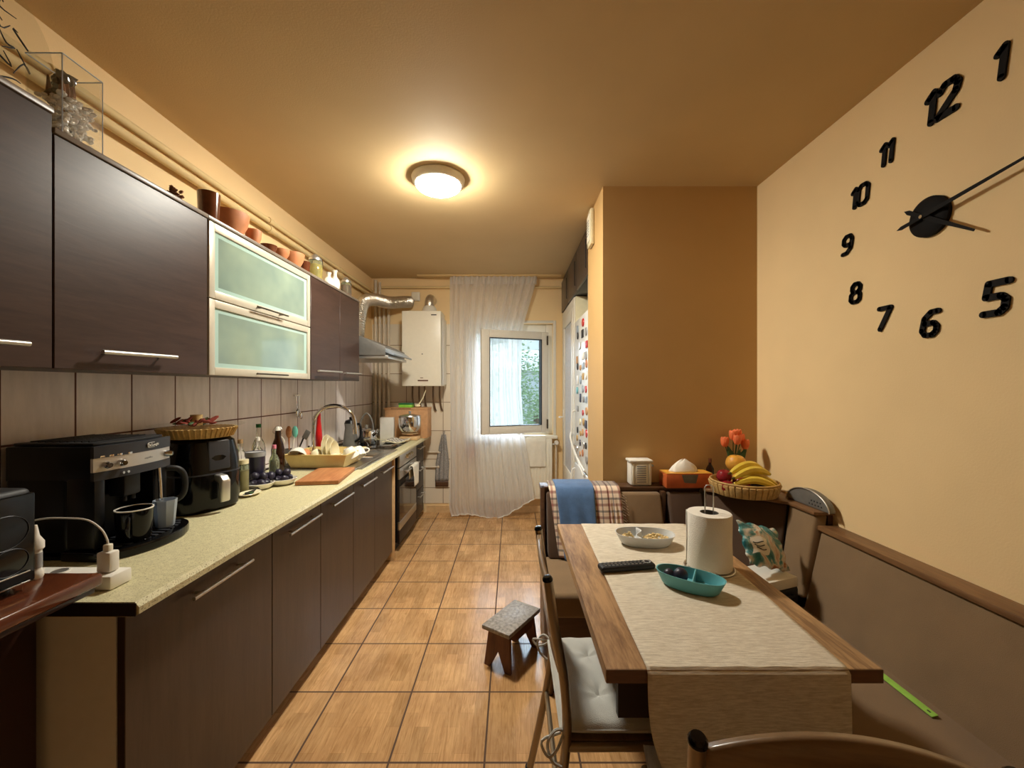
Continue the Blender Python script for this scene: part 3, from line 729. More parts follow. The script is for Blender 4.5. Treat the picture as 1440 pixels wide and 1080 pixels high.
# ------------------------------------------------------------------ dresser at the left edge
def dresser():
    r = T('dresser', 'glossy red-brown wooden dresser in the left foreground', 'dresser', (-1.3, .3, 0))
    B().box(XL+.005, -1.12, -.6, .972, 0, .88, .002).build('carcass', 'redwood_d', r, W=True)
    B().box(XL+.012, -.99, -.62, 1.0, .882, .912, .006, 3).build('top', 'redwood', r, W=True)
    B().box(XL+.2, -1.00, -.62, .99, .868, .8815, .003).build('moulding', 'redwood_d', r, W=True)
dresser()
def black_oven():
    x0, x1, y0, y1, z0, z1 = -1.46, -1.072, .52, .935, .924, 1.136
    r = T('mini_oven', 'glossy black countertop mini oven on the red-brown dresser', 'oven', ((x0+x1)/2, (y0+y1)/2, .912))
    B().box(x0, x1-.012, y0, y1, z0, z1, .014, 3).build('body', 'blackmatt', r, W=True)
    d = B().box(x1-.012, x1, y0+.008, y1-.006, z0+.004, z1-.01, .005, 2).build('front_glass', 'blackgloss', r, W=True)
    b = B()
    for yc, zc, q in ((.87, 1.05, .045), (.88, .985, .035), (.74, 1.02, .05)):
        b.tube([(x1+.0005, yc+q*math.cos(a), zc+q*.8*math.sin(a)) for a in [2*PI*k/32 for k in range(32)]], .0008, 5, closed=True)
    b.build('ring_reflections', 'navyplastic', d, W=True)  # circular reflections on the glossy front, modelled as thin grey rings
    B().tube([(x1+.002, y0+.02, z0+.03), (x1+.002, y1-.02, z0+.03)], .0016, 6).tube([(x1+.002, y0+.02, z0+.008), (x1+.002, y1-.02, z0+.008)], .002, 6).build('trim_line', 'chrome', d, W=True)
    for x in (x0+.04, x1-.04):
        for y in (y0+.04, y1-.04): B().lathe([(0, 0), (.014, 0), (.014, .014), (0, .014)], (x, y, .912), 12).build('foot', 'black', r, W=True)
black_oven()
def strip():
    r = T('power_strip', 'white power strip on the worktop behind the dresser corner', 'power strip', (-1.145, 1.062, .8505))
    b = B().box(-.14, .14, -.03, .03, .0005, .036, .005, 2)
    b.build('housing', 'white', r)
    for x in (-.09, -.02): 
        B().lathe([(.021, 0), (.021, .002), (.017, .002), (.017, 0), (.021, 0)], (x, 0, .036), 24).lathe([(0, 0), (.017, 0), (.017, .001), (0, .001)], (x, 0, .0361), 20, mi=1).build('socket', ['white', 'grout'], r)
    c = T('phone_charger', 'white plug-in charger standing upright in the power strip', 'charger', (-1.04, 1.062, .8875))
    B().box(-.018, .018, -.014, .014, .0005, .052, .005, 2).build('body', 'white', c)
    B().box(-.008, .008, -.007, .007, .052, .070, .003).build('connector', 'offwhite', c)
    P = [(0, 0, .069), (-.004, .0, .085), (-.02, .0, .11), (-.06, .005, .13), (-.12, .01, .133), (-.19, .02, .128), (-.24, .03, .11), (-.27, .02, .05), (-.3, .02, -.02), (-.34, .01, -.033), (-.40, -.05, -.033)]
    B().tube(P, .0022, 8, smooth=6).build('cable', 'white', c)
strip()
def cleaner():
    r = T('spray_bottle', 'small white bottle behind the black mini oven', 'bottle', (-1.120, .968, .912))
    B().lathe([(0, 0), (.013, 0), (.015, .005), (.015, .015), (.012, .02), (.012, .065), (.016, .07), (.016, .085), (.008, .10), (.004, .125), (0, .126)], n=20).build('bottle', 'white', r)
    B().lathe([(.0122, .025), (.0126, .025), (.0126, .06), (.0122, .06)], n=20).build('print_band', 'greyink', r)
cleaner()

# ------------------------------------------------------------------ coffee machine
def coffee():
    r = T('coffee_machine', 'black espresso machine with a silver control strip on the worktop', 'coffee machine', (-1.355, 1.345, .8505))
    y0, y1 = -.135, .135; xb, xf = -.135, .14      # local: front at +x
    B().box(xb, xf-.09, y0, y1, 0, .245, .012, 3).box(xb+.001, xf-.022, y0+.001, y1-.001, .232, .334, .004).box(xf-.095, xf-.01, y0, y0+.035, .03, .245, .008).box(xf-.095, xf-.02, y1-.06, y1, .03, .245, .01).box(xb, xf-.02, y0, y1, 0, .03, .006).build('body', 'black', r)
    # bowed head
    def bow(y, extra=0): return xf+extra-.018*(abs(y)/.135)**2.4+.008
    N = 16; ys = [y0+(y1-y0)*k/N for k in range(N+1)]
    def slab(z0, z1, e=0, xback=xf-.022):
        return [(xback, y0, z0)]+[(bow(y, e), y, z0) for y in ys]+[(xback, y1, z0)], (0, 0, z1-z0)
    B().extr(*slab(.233, .258, -.002)).build('lower_band', 'navyplastic', r)
    B().extr(*slab(.2585, .299, -.004)).build('control_strip', 'satin', r)
    b = B().extr(*slab(.2995, .335, -.002)); b.build('head', 'navyplastic', r)
    B().extr([(xb+.012, y0+.012, .3355)]+[(bow(y, -.018), y*.9, .3355) for y in ys]+[(xb+.012, y1-.012, .3355)], (0, 0, .008), .002).build('lid', 'blackmatt', r)
    g = B()
    for k in range(9): g.box(xb+.03+k*.022, xb+.034+k*.022, y0+.04, y1-.04, .3435, .347)
    g.build('lid_ribs', 'black', r)
    for y in (-.105, -.065, .112):
        big = y > 0
        B().lathe([(0, 0), (.0115, 0), (.0105, .012), (.007, .02), (0, .02)], (0, 0, 0), 18, M4=RT(bow(y)-.004, y, .277, 0, PI/2, -.25 if y < 0 else .35)).build('knob', 'chrome', r)
    for k, y in enumerate((-.118, -.095, -.071, -.04)):
        B().box(-.002, .002, -.010, .010, -.0035, .0035, .001, M4=RT(bow(y)-.004, y, .3025, 0, 0, (-.35, -.25, -.16, -.08)[k])).build('button', 'chrome', r)
    for y in (-.062, -.047):
        B().lathe([(0, 0), (.005, 0), (.004, .006), (0, .006)], (0, 0, 0), 12, M4=RT(bow(y)-.003, y, .2455, 0, PI/2)).build('small_button', 'chrome', r)
    # logo plate
    yl = .045; pl = B(); w, h = .026, .0085
    pts = [(0, (w-h)*math.copysign(1, math.cos(a))+h*math.cos(a), h*math.sin(a)) for a in [2*PI*(k+.5)/24 for k in range(24)]]
    pl.extr(pts, (.0012, 0, 0), M4=RT(bow(yl)-.0025, yl, .318, 0, 0, .17)); lp = pl.build('logo_plate', 'white', r)
    q = B(); pts2 = [(0, p[1]*.93, p[2]*.82) for p in pts]; q.extr(pts2, (.0012, 0, 0), M4=RT(bow(yl)-.0017, yl, .318, 0, 0, .17)); q.build('logo_field', 'ink', lp)
    text('logo_lettering', "De'Longhi", .0125, 'white', lp, (bow(yl)+.0003, yl, .3175), (PI/2, 0, PI/2+.17), .0003)
    text('caption', "magnifica", .009, 'greyink', r, (bow(.02)-.0035, .03, .277), (PI/2, 0, PI/2+.1), .0003)
    B().box(xf-.075, xf-.02, -.03, .03, .16, .233, .008).tube([(xf-.035, -.015, .16), (xf-.035, -.015, .145)], .007).tube([(xf-.035, .015, .16), (xf-.035, .015, .145)], .007).build('spout', 'blackmatt', r)
    B().tube([(xf-.01, .085, .233), (xf-.005, .085, .18), (xf+.0, .082, .12)], .006, 10).build('steam_wand', 'chrome', r)
    B().tube([(xf-.05, .12, .22), (xf-.0, .155, .215), (xf+.01, .175, .17), (xf+.0, .17, .11), (xf-.05, .14, .09)], .010, 10, smooth=5).build('side_grip', 'blackmatt', r)
    # drip tray
    tr = [(xf-.10, y0-.01, 0)]+[(xf-.02+.115*math.sqrt(max(0, 1-((y)/.16)**2)), y*1.05+.01, 0) for y in [-.155+.31*k/18 for k in range(19)]]+[(xf-.10, y1+.02, 0)]
    B().extr([(x, y, .002) for x, y, z in tr], (0, 0, .028), .004).build('drip_tray', 'blackgloss', r)
    g = B()
    for k in range(11):
        y = -.11+k*.024; m = .085*math.sqrt(max(0.05, 1-(y/.15)**2))
        g.box(xf-.06, xf-.02+m, y, y+.012, .030, .0335, .001)
    g.build('tray_grill', 'navyplastic', r)
coffee()
def mug():
    r = T('mug', 'black mug on the drip tray of the espresso machine', 'mug', (-1.19, 1.30, .8845))
    B().lathe([(0, 0), (.040, 0), (.043, .004), (.0475, .095), (.0455, .0965), (.0435, .094), (.039, .008), (0, .006)], n=32).build('cup', 'blackgloss', r)
    B().lathe([(.0480, .094), (.0480, .0968), (.0440, .0972), (.0440, .094)], n=32).build('rim', 'porcelain', r)
    a = -1.05; c, s_ = math.cos(a), math.sin(a)
    B().tube([(.044*c, .044*s_, .078), (.066*c, .066*s_, .076), (.074*c, .074*s_, .05), (.064*c, .064*s_, .026), (.041*c, .041*s_, .020)], .0055, 10, smooth=5).build('handle', 'blackgloss', r)
mug()
tag(B().lathe([(0, 0), (.024, 0), (.0265, .004), (.034, .092), (.0325, .092), (.025, .006), (0, .006)], n=8).build('plastic_cup', 'frostplastic', None, loc=(-1.19, 1.415, .8845)), 'frosted clear plastic cup on the espresso machine tray', 'cup')
# ------------------------------------------------------------------ air fryer
def fryer():
    r = T('air_fryer', 'black air fryer with a grey handle next to the espresso machine', 'air fryer', (-1.335, 1.755, .8505), -.35)
    B().lathe([(0, 0), (.115, 0), (.128, .012), (.133, .05), (.133, .155)], n=48, sq=3.0).lathe([(.133, .158), (.128, .22), (.115, .285), (.10, .298), (0, .30)], n=48, sq=3.0).build('body', 'blackgloss', r)
    B().lathe([(.134, .154), (.1335, .16), (.132, .16), (.132, .154)], n=48, sq=3.0).build('seam', 'navyplastic', r)
    B().extr([(.10, -.045, .17), (.134, -.045, .17), (.118, -.038, .29), (.09, -.038, .29)], (0, .09, 0), .006, 3).build('panel', 'navyplastic', r)
    B().extr([(.12, -.024, .155), (.165, -.024, .150), (.182, -.024, .13), (.180, -.024, .045), (.160, -.024, .04), (.158, -.024, .12), (.13, -.024, .128)], (0, .036, 0), .006, 3).build('handle', 'satin', r)
fryer()
def tray():
    r = T('wicker_tray', 'round wicker tray under a glass plate on top of the air fryer', 'tray', (-1.335, 1.755, 1.1515))
    b = B().lathe([(0, 0), (.120, 0), (.136, .035), (.138, .04), (.130, .04), (.114, .006), (0, .006)], n=40)
    for k in range(44):
        a = 2*PI*k/44; b.tube([(.122*math.cos(a), .122*math.sin(a), .002), (.139*math.cos(a), .139*math.sin(a), .04)], .0045, 6)
    b.build('basket', 'wicker', r)
    B().lathe([(0, .041), (.15, .043), (.168, .05), (.168, .054), (.148, .047), (0, .045)], n=40).build('glass_plate', 'clearglass', r)
    d = T('dried_arrangement', 'dried red and brown flowers with a beige candle on the glass plate', 'dried flowers', (-1.335, 1.745, 1.2))
    random.seed(3); b = B(); c = B()
    for k in range(46):
        a = random.uniform(0, 2*PI); q = random.uniform(.02, .075); L = random.uniform(.012, .028)
        M4 = RT(q*math.cos(a), q*math.sin(a), .006+random.uniform(0, .02), random.uniform(-.8, .8), random.uniform(-.6, .6), a)
        (b if k % 3 else c).sph((0, 0, 0), (L, L*.45, .003), 8, M4=M4)
    b.build('red_leaves', 'driedred', d); c.build('green_leaves', 'leaf', d)
    B().lathe([(0, .0), (.022, 0), (.022, .045), (0, .045)], n=16).build('candle', 'candlewax', d)
tray()

# ------------------------------------------------------------------ bottles and counter clutter
def bottle(x, y, h, rad, m, capm, lab, neck=.45, z=.8515, liquid=None, lbl=None, nr=.35, cap_h=.02, name='bottle', cat='bottle'):
    r = T(name, lab, cat, (x, y, z), 0, 'bottles and jars behind the plum plate')
    hb = h*neck if neck < 1 else h-cap_h; rn = rad*nr
    if neck < 1:
        prof = [(0, 0), (rad*.95, 0), (rad, .004), (rad, hb), (rad*.75, hb+(h-hb)*.25), (rn, hb+(h-hb)*.45), (rn, h-cap_h), (0, h-cap_h)]
    else: prof = [(0, 0), (rad*.95, 0), (rad, .004), (rad, hb-.008), (rad*.85, hb), (0, hb)]; rn = rad*.85
    B().lathe(prof, n=20).build('body', m, r)
    B().lathe([(0, 0), (rn*1.15, 0), (rn*1.15, cap_h), (0, cap_h)], (0, 0, h-cap_h), 16).build('cap', capm, r)
    if liquid: B().lathe([(0, .004), (rad*.9, .004), (rad*.9, hb*.75), (0, hb*.75)], n=18).build('contents', liquid, r)
    if lbl: B().lathe([(rad*1.01, hb*.25), (rad*1.03, hb*.25), (rad*1.03, hb*.75), (rad*1.01, hb*.75)], n=20).build('label', lbl, r)
    return r
b = B().box(-1.46, -1.245, 1.93, 2.08, .8505, .857, .002).box(-1.25, -1.243, 1.93, 2.08, .852, .868, .002)
tag(b.build('bottle_tray', ['blackmatt'], None, W=True, loc=(-1.35, 2.0, .8505)), 'flat black tray under the small sauce bottle and jar', 'tray')
bottle(-1.37, 1.975, .20, .020, 'clayglaze', 'black', 'small sauce bottle with a black cap and orange label beside the air fryer', .5, .8575, lbl='orangebox')
bottle(-1.30, 1.99, .155, .027, 'greenglass', 'cream', 'stout glass jar with a cream lid beside the plum plate', 1.0, .8575, name='jar', cat='jar', liquid='candlewax')
bottle(-1.43, 2.17, .235, .032, 'glass', 'cork', 'clear glass bottle with a tan cap against the tiles', .62)
bottle(-1.40, 2.27, .235, .030, 'glass', 'white', 'clear glass bottle with a white cap in the middle of the row', .62)
bottle(-1.45, 2.36, .30, .034, 'glass', 'green', 'tallest clear glass bottle, with a green cap', .55)
bottle(-1.30, 2.255, .195, .026, 'greenglass', 'pink', 'small rounded glass bottle with a pink cap behind the plums', .55)
def tin():
    r = T('tin_cup', 'dark navy printed tumbler standing behind the plums', 'tumbler', (-1.325, 2.13, .8515))
    B().lathe([(0, 0), (.038, 0), (.0455, .175), (.047, .178), (.044, .178), (.037, .005), (0, .005)], n=28).build('cup', 'navy', r)
    B().lathe([(.046, .155), (.0475, .155), (.0475, .176), (.046, .176)], n=28).build('band', 'greyink', r)
tin()
def beer():
    r = T('brown_bottle', 'dark brown swing-top bottle next to the dish rack', 'bottle', (-1.385, 2.44, .8515), 0, 'bottles and jars behind the plum plate')
    B().lathe([(0, 0), (.034, 0), (.036, .005), (.036, .14), (.028, .18), (.017, .21), (.014, .255), (0, .255)], n=24).build('body', 'amberglass', r)
    B().lathe([(0, 0), (.016, 0), (.015, .012), (.008, .022), (0, .024)], (0, 0, .255), 16).build('stopper', 'porcelain', r)
    B().tube([(-.017, 0, .235), (-.03, 0, .245), (-.02, 0, .27), (.0, 0, .283), (.02, 0, .27), (.03, 0, .245), (.017, 0, .235)], .0015, 6, smooth=3).build('wire_clip', 'steel', r)
beer()
def saucer():
    r = T('saucer', 'small cream oval saucer beside the air fryer handle', 'saucer', (-1.24, 1.95, .8515))
    B().lathe([(0, 0), (.03, 0), (.052, .012), (.050, .014), (.03, .004), (0, .004)], n=28, sx=.8, sy=1.15).build('dish', 'cream', r)
    B().sph((-.008, .01, .009), (.022, .012, .004), 10).build('leaf_motif', 'leaf', r)
saucer()
# plum plate
def plumplate():
    cx, cy = -1.245, 2.13; a = 1.0
    r = T('fruit_plate', 'white two-lobed serving plate holding dark plums', 'plate', (cx, cy, .8515), a)
    b = B()
    for s_ in (-1, 1):
        b.lathe([(0, 0), (.045, 0), (.060, .010), (.072, .030), (.0695, .031), (.057, .012), (.043, .005), (0, .004)], (s_*.058, 0, 0), 30)
    b.build('plate', 'porcelain', r)
    random.seed(11); pts = []
    for s_ in (-1, 1):
        for k in range(6):
            an = k*PI/3+.4; pts.append((s_*.058+.031*math.cos(an), .031*math.sin(an), .030))
        pts.append((s_*.058, 0, .028)); pts.append((s_*.058-.012, .012, .060)); pts.append((s_*.058+.016, -.012, .058))
    pts.append((0, 0, .052)); pts.append((0.0, .02, .048))
    base = None
    for k, (x, y, z) in enumerate(pts):
        X = cx+x*math.cos(a)-y*math.sin(a); Y = cy+x*math.sin(a)+y*math.cos(a)
        if base is None:
            o = B().lathe([(0, -.019), (.008, -.0185), (.017, -.009), (.019, 0), (.017, .010), (.009, .0185), (.003, .0175), (0, .0165)], n=18).build('plum', 'plum', None); base = o
        else: o = base.copy(); COL.objects.link(o)
        o.location = (X, Y, .8515+z); o.rotation_euler = (random.uniform(-.9, .9), random.uniform(-.9, .9), random.uniform(0, 6)); q = random.uniform(.95, 1.12); o.scale = (q, q, q*1.08)
        tag(o, 'dark blue plum heaped on the white two-lobed plate', 'plum', 'plums on the two-lobed plate')
plumplate()
def cutting():
    r = T('cutting_board', 'brown wooden cutting board at the worktop edge by the dish rack', 'cutting board', (-1.045, 2.335, .8515), PI/2+.14)
    B().box(-.185, .185, -.108, .108, 0, .021, .004, 2).build('board', 'board', r)
cutting()
def rack():
    r = T('dish_rack', 'yellow-cream plastic dish rack full of crockery by the sink', 'dish rack', (-1.21, 2.72, .8585))
    b = B(); x0, x1, y0, y1, h = -.17, .155, -.145, .145, .082; f = .03
    out0 = [(x0, y0), (x1, y0), (x1, y1), (x0, y1)]; out1 = [(x0-f, y0-f), (x1+f, y0-f), (x1+f, y1+f), (x0-f, y1+f)]
    bm = bmesh.new()
    A = [bm.verts.new((x, y, 0)) for x, y in out0]; C = [bm.verts.new((x, y, h)) for x, y in out1]
    w = .005
    D = [bm.verts.new((x-math.copysign(w, x), y-math.copysign(w, y), h)) for x, y in out1]; E = [bm.verts.new((x-math.copysign(w, x), y-math.copysign(w, y), w)) for x, y in out0]
    bm.faces.new(A[::-1]); bm.faces.new(E)
    for k in range(4):
        j = (k+1) % 4; bm.faces.new((A[k], A[j], C[j], C[k])); bm.faces.new((C[k], C[j], D[j], D[k])); bm.faces.new((D[k], D[j], E[j], E[k]))
    bmesh.ops.recalc_face_normals(bm, faces=bm.faces)
    b._add(bm); b.build('basin', M['yellowrack'], r)
    B().tube([(x0-f, y0-f, h), (x1+f, y0-f, h), (x1+f, y1+f, h), (x0-f, y1+f, h)], .005, 8, closed=True).build('rim', M['yellowrack'], r)
    g = B()
    for k in range(9): g.tube([(x0+.03+k*.034, y0+.02, .006), (x0+.03+k*.034, y0+.02, .05), (x0+.03+k*.034, y1-.02, .05), (x0+.03+k*.034, y1-.02, .006)], .0025, 6)
    g.build('divider', 'porcelain', r)
M['yellowrack'] = mat('yellow cream plastic', S(222, 196, 128), 0.45, 0, 0.06)
rack()
def plate_up(x, y, z, rad, rz, lean, lab, m='cream'):
    M4 = Matrix.Rotation(rz, 4, 'Z') @ Matrix.Rotation(PI/2-lean, 4, 'Y')
    o = B().lathe([(0, 0), (rad*.6, 0), (rad*.72, .006), (rad, .016), (rad, .019), (rad*.7, .010), (rad*.58, .004), (0, .004)], n=36, M4=M4).build('plate', m, None)
    o.location = (x, y, z+rad*math.cos(lean)); return tag(o, lab, 'plate', 'crockery in the dish rack')
plate_up(-1.225, 2.70, .866, .092, .02, .10, 'largest cream plate standing upright in the middle of the dish rack')
plate_up(-1.203, 2.705, .866, .084, .02, .10, 'second cream plate standing upright behind the largest one')
plate_up(-1.181, 2.71, .866, .072, .02, .10, 'smallest cream plate standing upright in the dish rack')
def cup(x, y, z, rad, h, rot, lab, m='cream', name='cup', hm=None):
    r = T(name, lab, 'cup', (x, y, z), 0, 'crockery in the dish rack'); r.rotation_euler = rot
    B().lathe([(0, 0), (rad*.6, 0), (rad*.66, .004), (rad*.9, h*.35), (rad, h), (rad*.93, h), (rad*.84, h*.36), (rad*.55, .008), (0, .008)], n=28).build('bowl', m, r)
    B().tube([(rad*.93, 0, h*.82), (rad*1.45, 0, h*.8), (rad*1.55, 0, h*.5), (rad*.85, 0, h*.25)], .0045, 8, smooth=4).build('handle', hm or m, r)
    return r
cup(-1.33, 2.66, .95, .048, .085, (PI*.80, .3, .5), 'terracotta brown mug upside down at the left of the dish rack', 'clay')
cup(-1.27, 2.645, .955, .040, .07, (PI*.80, -.1, 1.4), 'cream mug upside down beside the brown mug', 'cream')
cup(-1.125, 2.63, .925, .038, .06, (PI*.62, 0, .2), 'cream cup lying on its side, its mouth facing the room', 'cream')
cup(-1.075, 2.70, .965, .046, .07, (PI*.88, .15, 2.3), 'white cup upside down on the right of the dish rack', 'porcelain')
cup(-1.045, 2.79, .955, .042, .065, (PI*.85, -.3, .3), 'white cup upside down at the far right corner of the rack', 'porcelain')
def bowl():
    o = B().lathe([(0, 0), (.025, 0), (.05, .03), (.055, .05), (.052, .05), (.045, .03), (.022, .006), (0, .005)], n=28, M4=Matrix.Rotation(PI*.75, 4, 'X')).build('bowl', 'porcelain', None)
    o.location = (-1.335, 2.60, .97); tag(o, 'white bowl tipped over at the left edge of the dish rack', 'bowl', 'crockery in the dish rack')
bowl()
def utensils():
    r = T('utensil_holder', 'grey utensil pot at the back left of the dish rack', 'pot', (-1.455, 2.70, .8585))
    B().lathe([(0, 0), (.035, 0), (.04, .10), (.037, .10), (.032, .005), (0, .005)], n=20).build('pot', 'grout', r)
    def tool(name, lab, dx, dy, dz, col, L, head, cat='utensil'):
        q = T(name, lab, cat, (-1.455+dx*.3, 2.70+dy*.3, .87), 0, 'utensils in the grey pot')
        B().tube([(0, 0, 0), (dx*.4, dy*.4, L*.6), (dx*.7, dy*.7, L)], [.006, .004, .006], 8).build('grip', col[0], q)
        hd = B()
        if head == 'brush': hd.sph((dx*.85, dy*.85, L+.03), (.02, .008, .04), 12)
        elif head == 'spat': hd.box(-.018, .018, -.003, .003, 0, .06, .002, M4=RT(dx*.75, dy*.75, L-.005, 0, .5, 0))
        elif head == 'loop': hd.tube([(dx*.7, dy*.7, L-.01), (dx*.7-.02, dy*.7, L+.02), (dx*.7, dy*.7, L+.05), (dx*.7+.02, dy*.7, L+.02)], .004, 8, closed=True, smooth=4)
        hd.build('head', col[1], q)
    tool('dish_brush', 'mint green brush head standing in the utensil pot', .03, .0, 0, ('white', 'mint'), .17, 'brush')
    tool('wooden_spoon', 'brown wooden spoon standing in the utensil pot', .0, -.01, 0, ('board', 'board'), .17, 'brush')
    tool('spatula', 'dark grey spatula leaning right out of the utensil pot', .09, .0, 0, ('black', 'cokegrey'), .16, 'spat')
    tool('peeler', 'white looped peeler leaning left out of the utensil pot', -.0, -.10, 0, ('white', 'porcelain'), .13, 'loop')
utensils()
def redbottle():
    r = T('red_bottle', 'tall red squeeze bottle with a yellow flame print behind the faucet', 'bottle', (-1.40, 2.99, .8555))
    B().lathe([(0, 0), (.024, 0), (.026, .005), (.026, .15), (.022, .20), (.015, .27), (.014, .30), (0, .30)], n=22, sx=.85).build('body', 'red', r)
    B().lathe([(0, .30), (.013, .30), (.010, .33), (0, .335)], n=14).build('nozzle', 'red', r)
    b = B()
    for k, (y, h) in enumerate(((-.014, .04), (0, .065), (.014, .045))): b.sph((.0225, y, .045+h/3), (.004, .009, h/2), 10)
    b.build('flame_print', 'yellow', r)
redbottle()
tag(B().box(-1.515, -1.505, 2.86, 2.93, 1.30, 1.31).tube([(-1.505, 2.88, 1.305), (-1.50, 2.88, 1.22), (-1.49, 2.875, 1.19)], .003, 6).tube([(-1.505, 2.91, 1.305), (-1.50, 2.91, 1.20), (-1.49, 2.92, 1.17)], .003, 6).sph((-1.495, 2.875, 1.18), (.008, .02, .03), 10).sph((-1.495, 2.925, 1.16), (.008, .02, .025), 10).build('hanging_utensils', 'chrome', None, W=True, loc=(-1.51, 2.9, 1.16)), 'pair of steel ladles hanging from a hook on the tiles above the faucet', 'ladles')

# hob things
def kettle():
    r = T('kettle', 'shiny steel kettle with a loop handle on the hob', 'kettle', (-1.29, 3.66, .857))
    B().lathe([(0, 0), (.080, 0), (.084, .006), (.084, .11), (.078, .125), (.05, .14), (0, .142)], n=36).build('body', 'chrome', r)
    B().lathe([(0, .142), (.03, .142), (.012, .15), (.012, .16), (.018, .168), (0, .175)], n=20).build('lid', 'steel', r)
    B().tube([(-.06, 0, .13), (-.045, 0, .22), (0, 0, .275), (.045, 0, .22), (.06, 0, .13)], .007, 10, smooth=5).build('handle', 'cokegrey', r)
    B().tube([(.06, -.03, .08), (.10, -.05, .11), (.12, -.055, .135)], [.016, .010], 12).build('spout', 'chrome', r)
kettle()
def kettle2():
    r = T('coffee_pot', 'cream coffee pot with a black handle at the back of the hob', 'pot', (-1.37, 3.50, .857))
    B().lathe([(0, 0), (.06, 0), (.063, .01), (.045, .16), (.05, .2), (0, .2)], n=28).build('body', 'cokegrey', r)
    B().lathe([(0, .2), (.05, .2), (.04, .225), (.01, .235), (.012, .25), (0, .255)], n=20).build('lid', 'black', r)
    B().tube([(.045, -.02, .19), (.095, -.04, .19), (.10, -.045, .09), (.055, -.03, .05)], .010, 10, smooth=4).build('handle', 'black', r)
kettle2()
tag(B().box(-1.30, -1.165, 4.06, 4.10, .8505, 1.065, .002).build('white_box', 'white', None, W=True, loc=(-1.23, 4.08, .8505)), 'plain white upright box behind the hob', 'box')
def carton():
    r = T('cardboard_box', 'brown cardboard box at the far end of the worktop', 'box', (-1.07, 4.26, .8505))
    B().box(-.215, .215, -.10, .11, 0, .285, .002).build('carton', 'cardboard', r)
    B().box(-.218, .218, -.104, .114, .285, .305, .002).build('lid', 'cardboard', r)
    B().box(-.15, .05, -.1055, -.1035, .292, .298).build('print', 'clayglaze', r)
    g = T('lunch_box', 'lime green lunch box lying on the cardboard box', 'container', (-1.08, 4.22, 1.156))
    B().box(-.07, .07, -.04, .04, 0, .03, .006).build('base', 'lime', g); B().box(-.073, .073, -.043, .043, .03, .045, .005).build('lid', 'green', g)
    k = T('ladle', 'cream ladle leaning up from the cardboard box', 'ladle', (-.96, 4.22, 1.156))
    B().tube([(.0, 0, .02), (.05, 0, .10), (.075, .01, .18)], [.008, .006, .004], 8).build('handle', 'cream', k); B().sph((-.005, 0, .018), (.03, .02, .016), 14).build('bowl', 'cream', k)
carton()
def scale():
    r = T('kitchen_scale', 'small beige kitchen scale below the steel bowl', 'scale', (-1.0, 4.04, .8505))
    B().box(-.09, .09, -.07, .07, 0, .035, .008).lathe([(0, .035), (.03, .035), (.03, .055), (.08, .06), (.08, .066), (0, .066)], n=24).build('housing', 'beech', r)
    b = T('steel_pot', 'rounded steel pot with a knobbed lid at the far end of the worktop', 'pot', (-1.0, 4.04, .9175))
    B().lathe([(0, 0), (.06, 0), (.09, .02), (.108, .07), (.108, .14), (.104, .16), (0, .16)], n=36).build('body', 'chrome', b)
    B().lathe([(0, .16), (.106, .16), (.10, .172), (.03, .182), (.008, .185), (.010, .195), (.014, .21), (0, .214)], n=30).build('lid', 'steel', b)
scale()
r = T('pot_holder', 'checked grey and cream pot holder on the front right of the hob', 'pot holder', (-1.07, 3.83, .8565))
def ph(u, v): return ((u-.5)*.20, (v-.5)*.22, .012+.008*math.sin(u*7)+.004*math.sin(v*9))
t = NT('checked cloth'); co = t.co(); ck = t.n('ShaderNodeTexChecker'); ck.inputs['Scale'].default_value = 45; ck.inputs['Color1'].default_value = S(230, 222, 206); ck.inputs['Color2'].default_value = S(90, 84, 80)
t.l(co, ck.inputs['Vector']); t.l(ck.outputs['Color'], t.b.inputs['Base Color']); t.set(Roughness=.9); M['check'] = t.m
B().grid(ph, 16, 16).build('cloth', 'check', r, solid=.010)
B().tube([ph(k/12, 0) for k in range(13)], .006, 6).tube([ph(k/12, 1) for k in range(13)], .006, 6).tube([ph(0, k/12) for k in range(13)], .006, 6).tube([ph(1, k/12) for k in range(13)], .006, 6).build('binding', 'cream', r)
tag(B().lathe([(0, 0), (.03, 0), (.045, .03), (.05, .05), (.047, .05), (.028, .004), (0, .004)], n=20).build('small_bowl', M['mint'], None, loc=(-.93, 4.30, .8515)), 'pale green bowl on the far front corner of the worktop', 'bowl')
for z, lab in ((.66, 'upper of two short gas pipes on the far tiles beside the drawers'), (.50, 'lower of two short gas pipes on the far tiles beside the drawers')):
    tag(B().tube([(-.93, 4.47, z), (-.80, 4.47, z), (-.72, 4.475, z-.01)], .009, 8).sph((-.80, 4.47, z), .016, 10).build('gas_pipe', 'pipewhite', None, W=True, loc=(-.85, 4.47, z)), lab, 'pipe', 'short pipes on the far tiled wall')

# ------------------------------------------------------------------ things on top of the wall units
ZT = ZU1+.0175
def disc():
    r = T('glass_disc', 'large round glass plate with dark script leaning on the wall at top left', 'plate', (-1.42, 1.03, 2.093))
    M4 = RT(0, 0, .238, 0, PI/2-.12)
    B().lathe([(0, 0), (.20, 0), (.232, .012), (.235, .016), (.230, .018), (.198, .005), (0, .005)], n=60, M4=M4).build('plate', 'clearglass', r)
    b = B(); random.seed(5)
    for k in range(26):
        a = k*.245; c = .165 if k % 2 else .125
        pts = [Vector((c*math.cos(a+q*.10)+.018*math.sin(q*3+k), c*math.sin(a+q*.10)+.018*math.cos(q*2+k), .006)) for q in (-1, 0, 1, 2)]
        b.tube([M4 @ p for p in pts], [.0012, .0026, .0012], 6, smooth=3)
    b.build('script', 'ink', r)
    B().box(-.03, .03, -.06, .06, 0, .012, .003).build('stand', 'white', r)
disc()
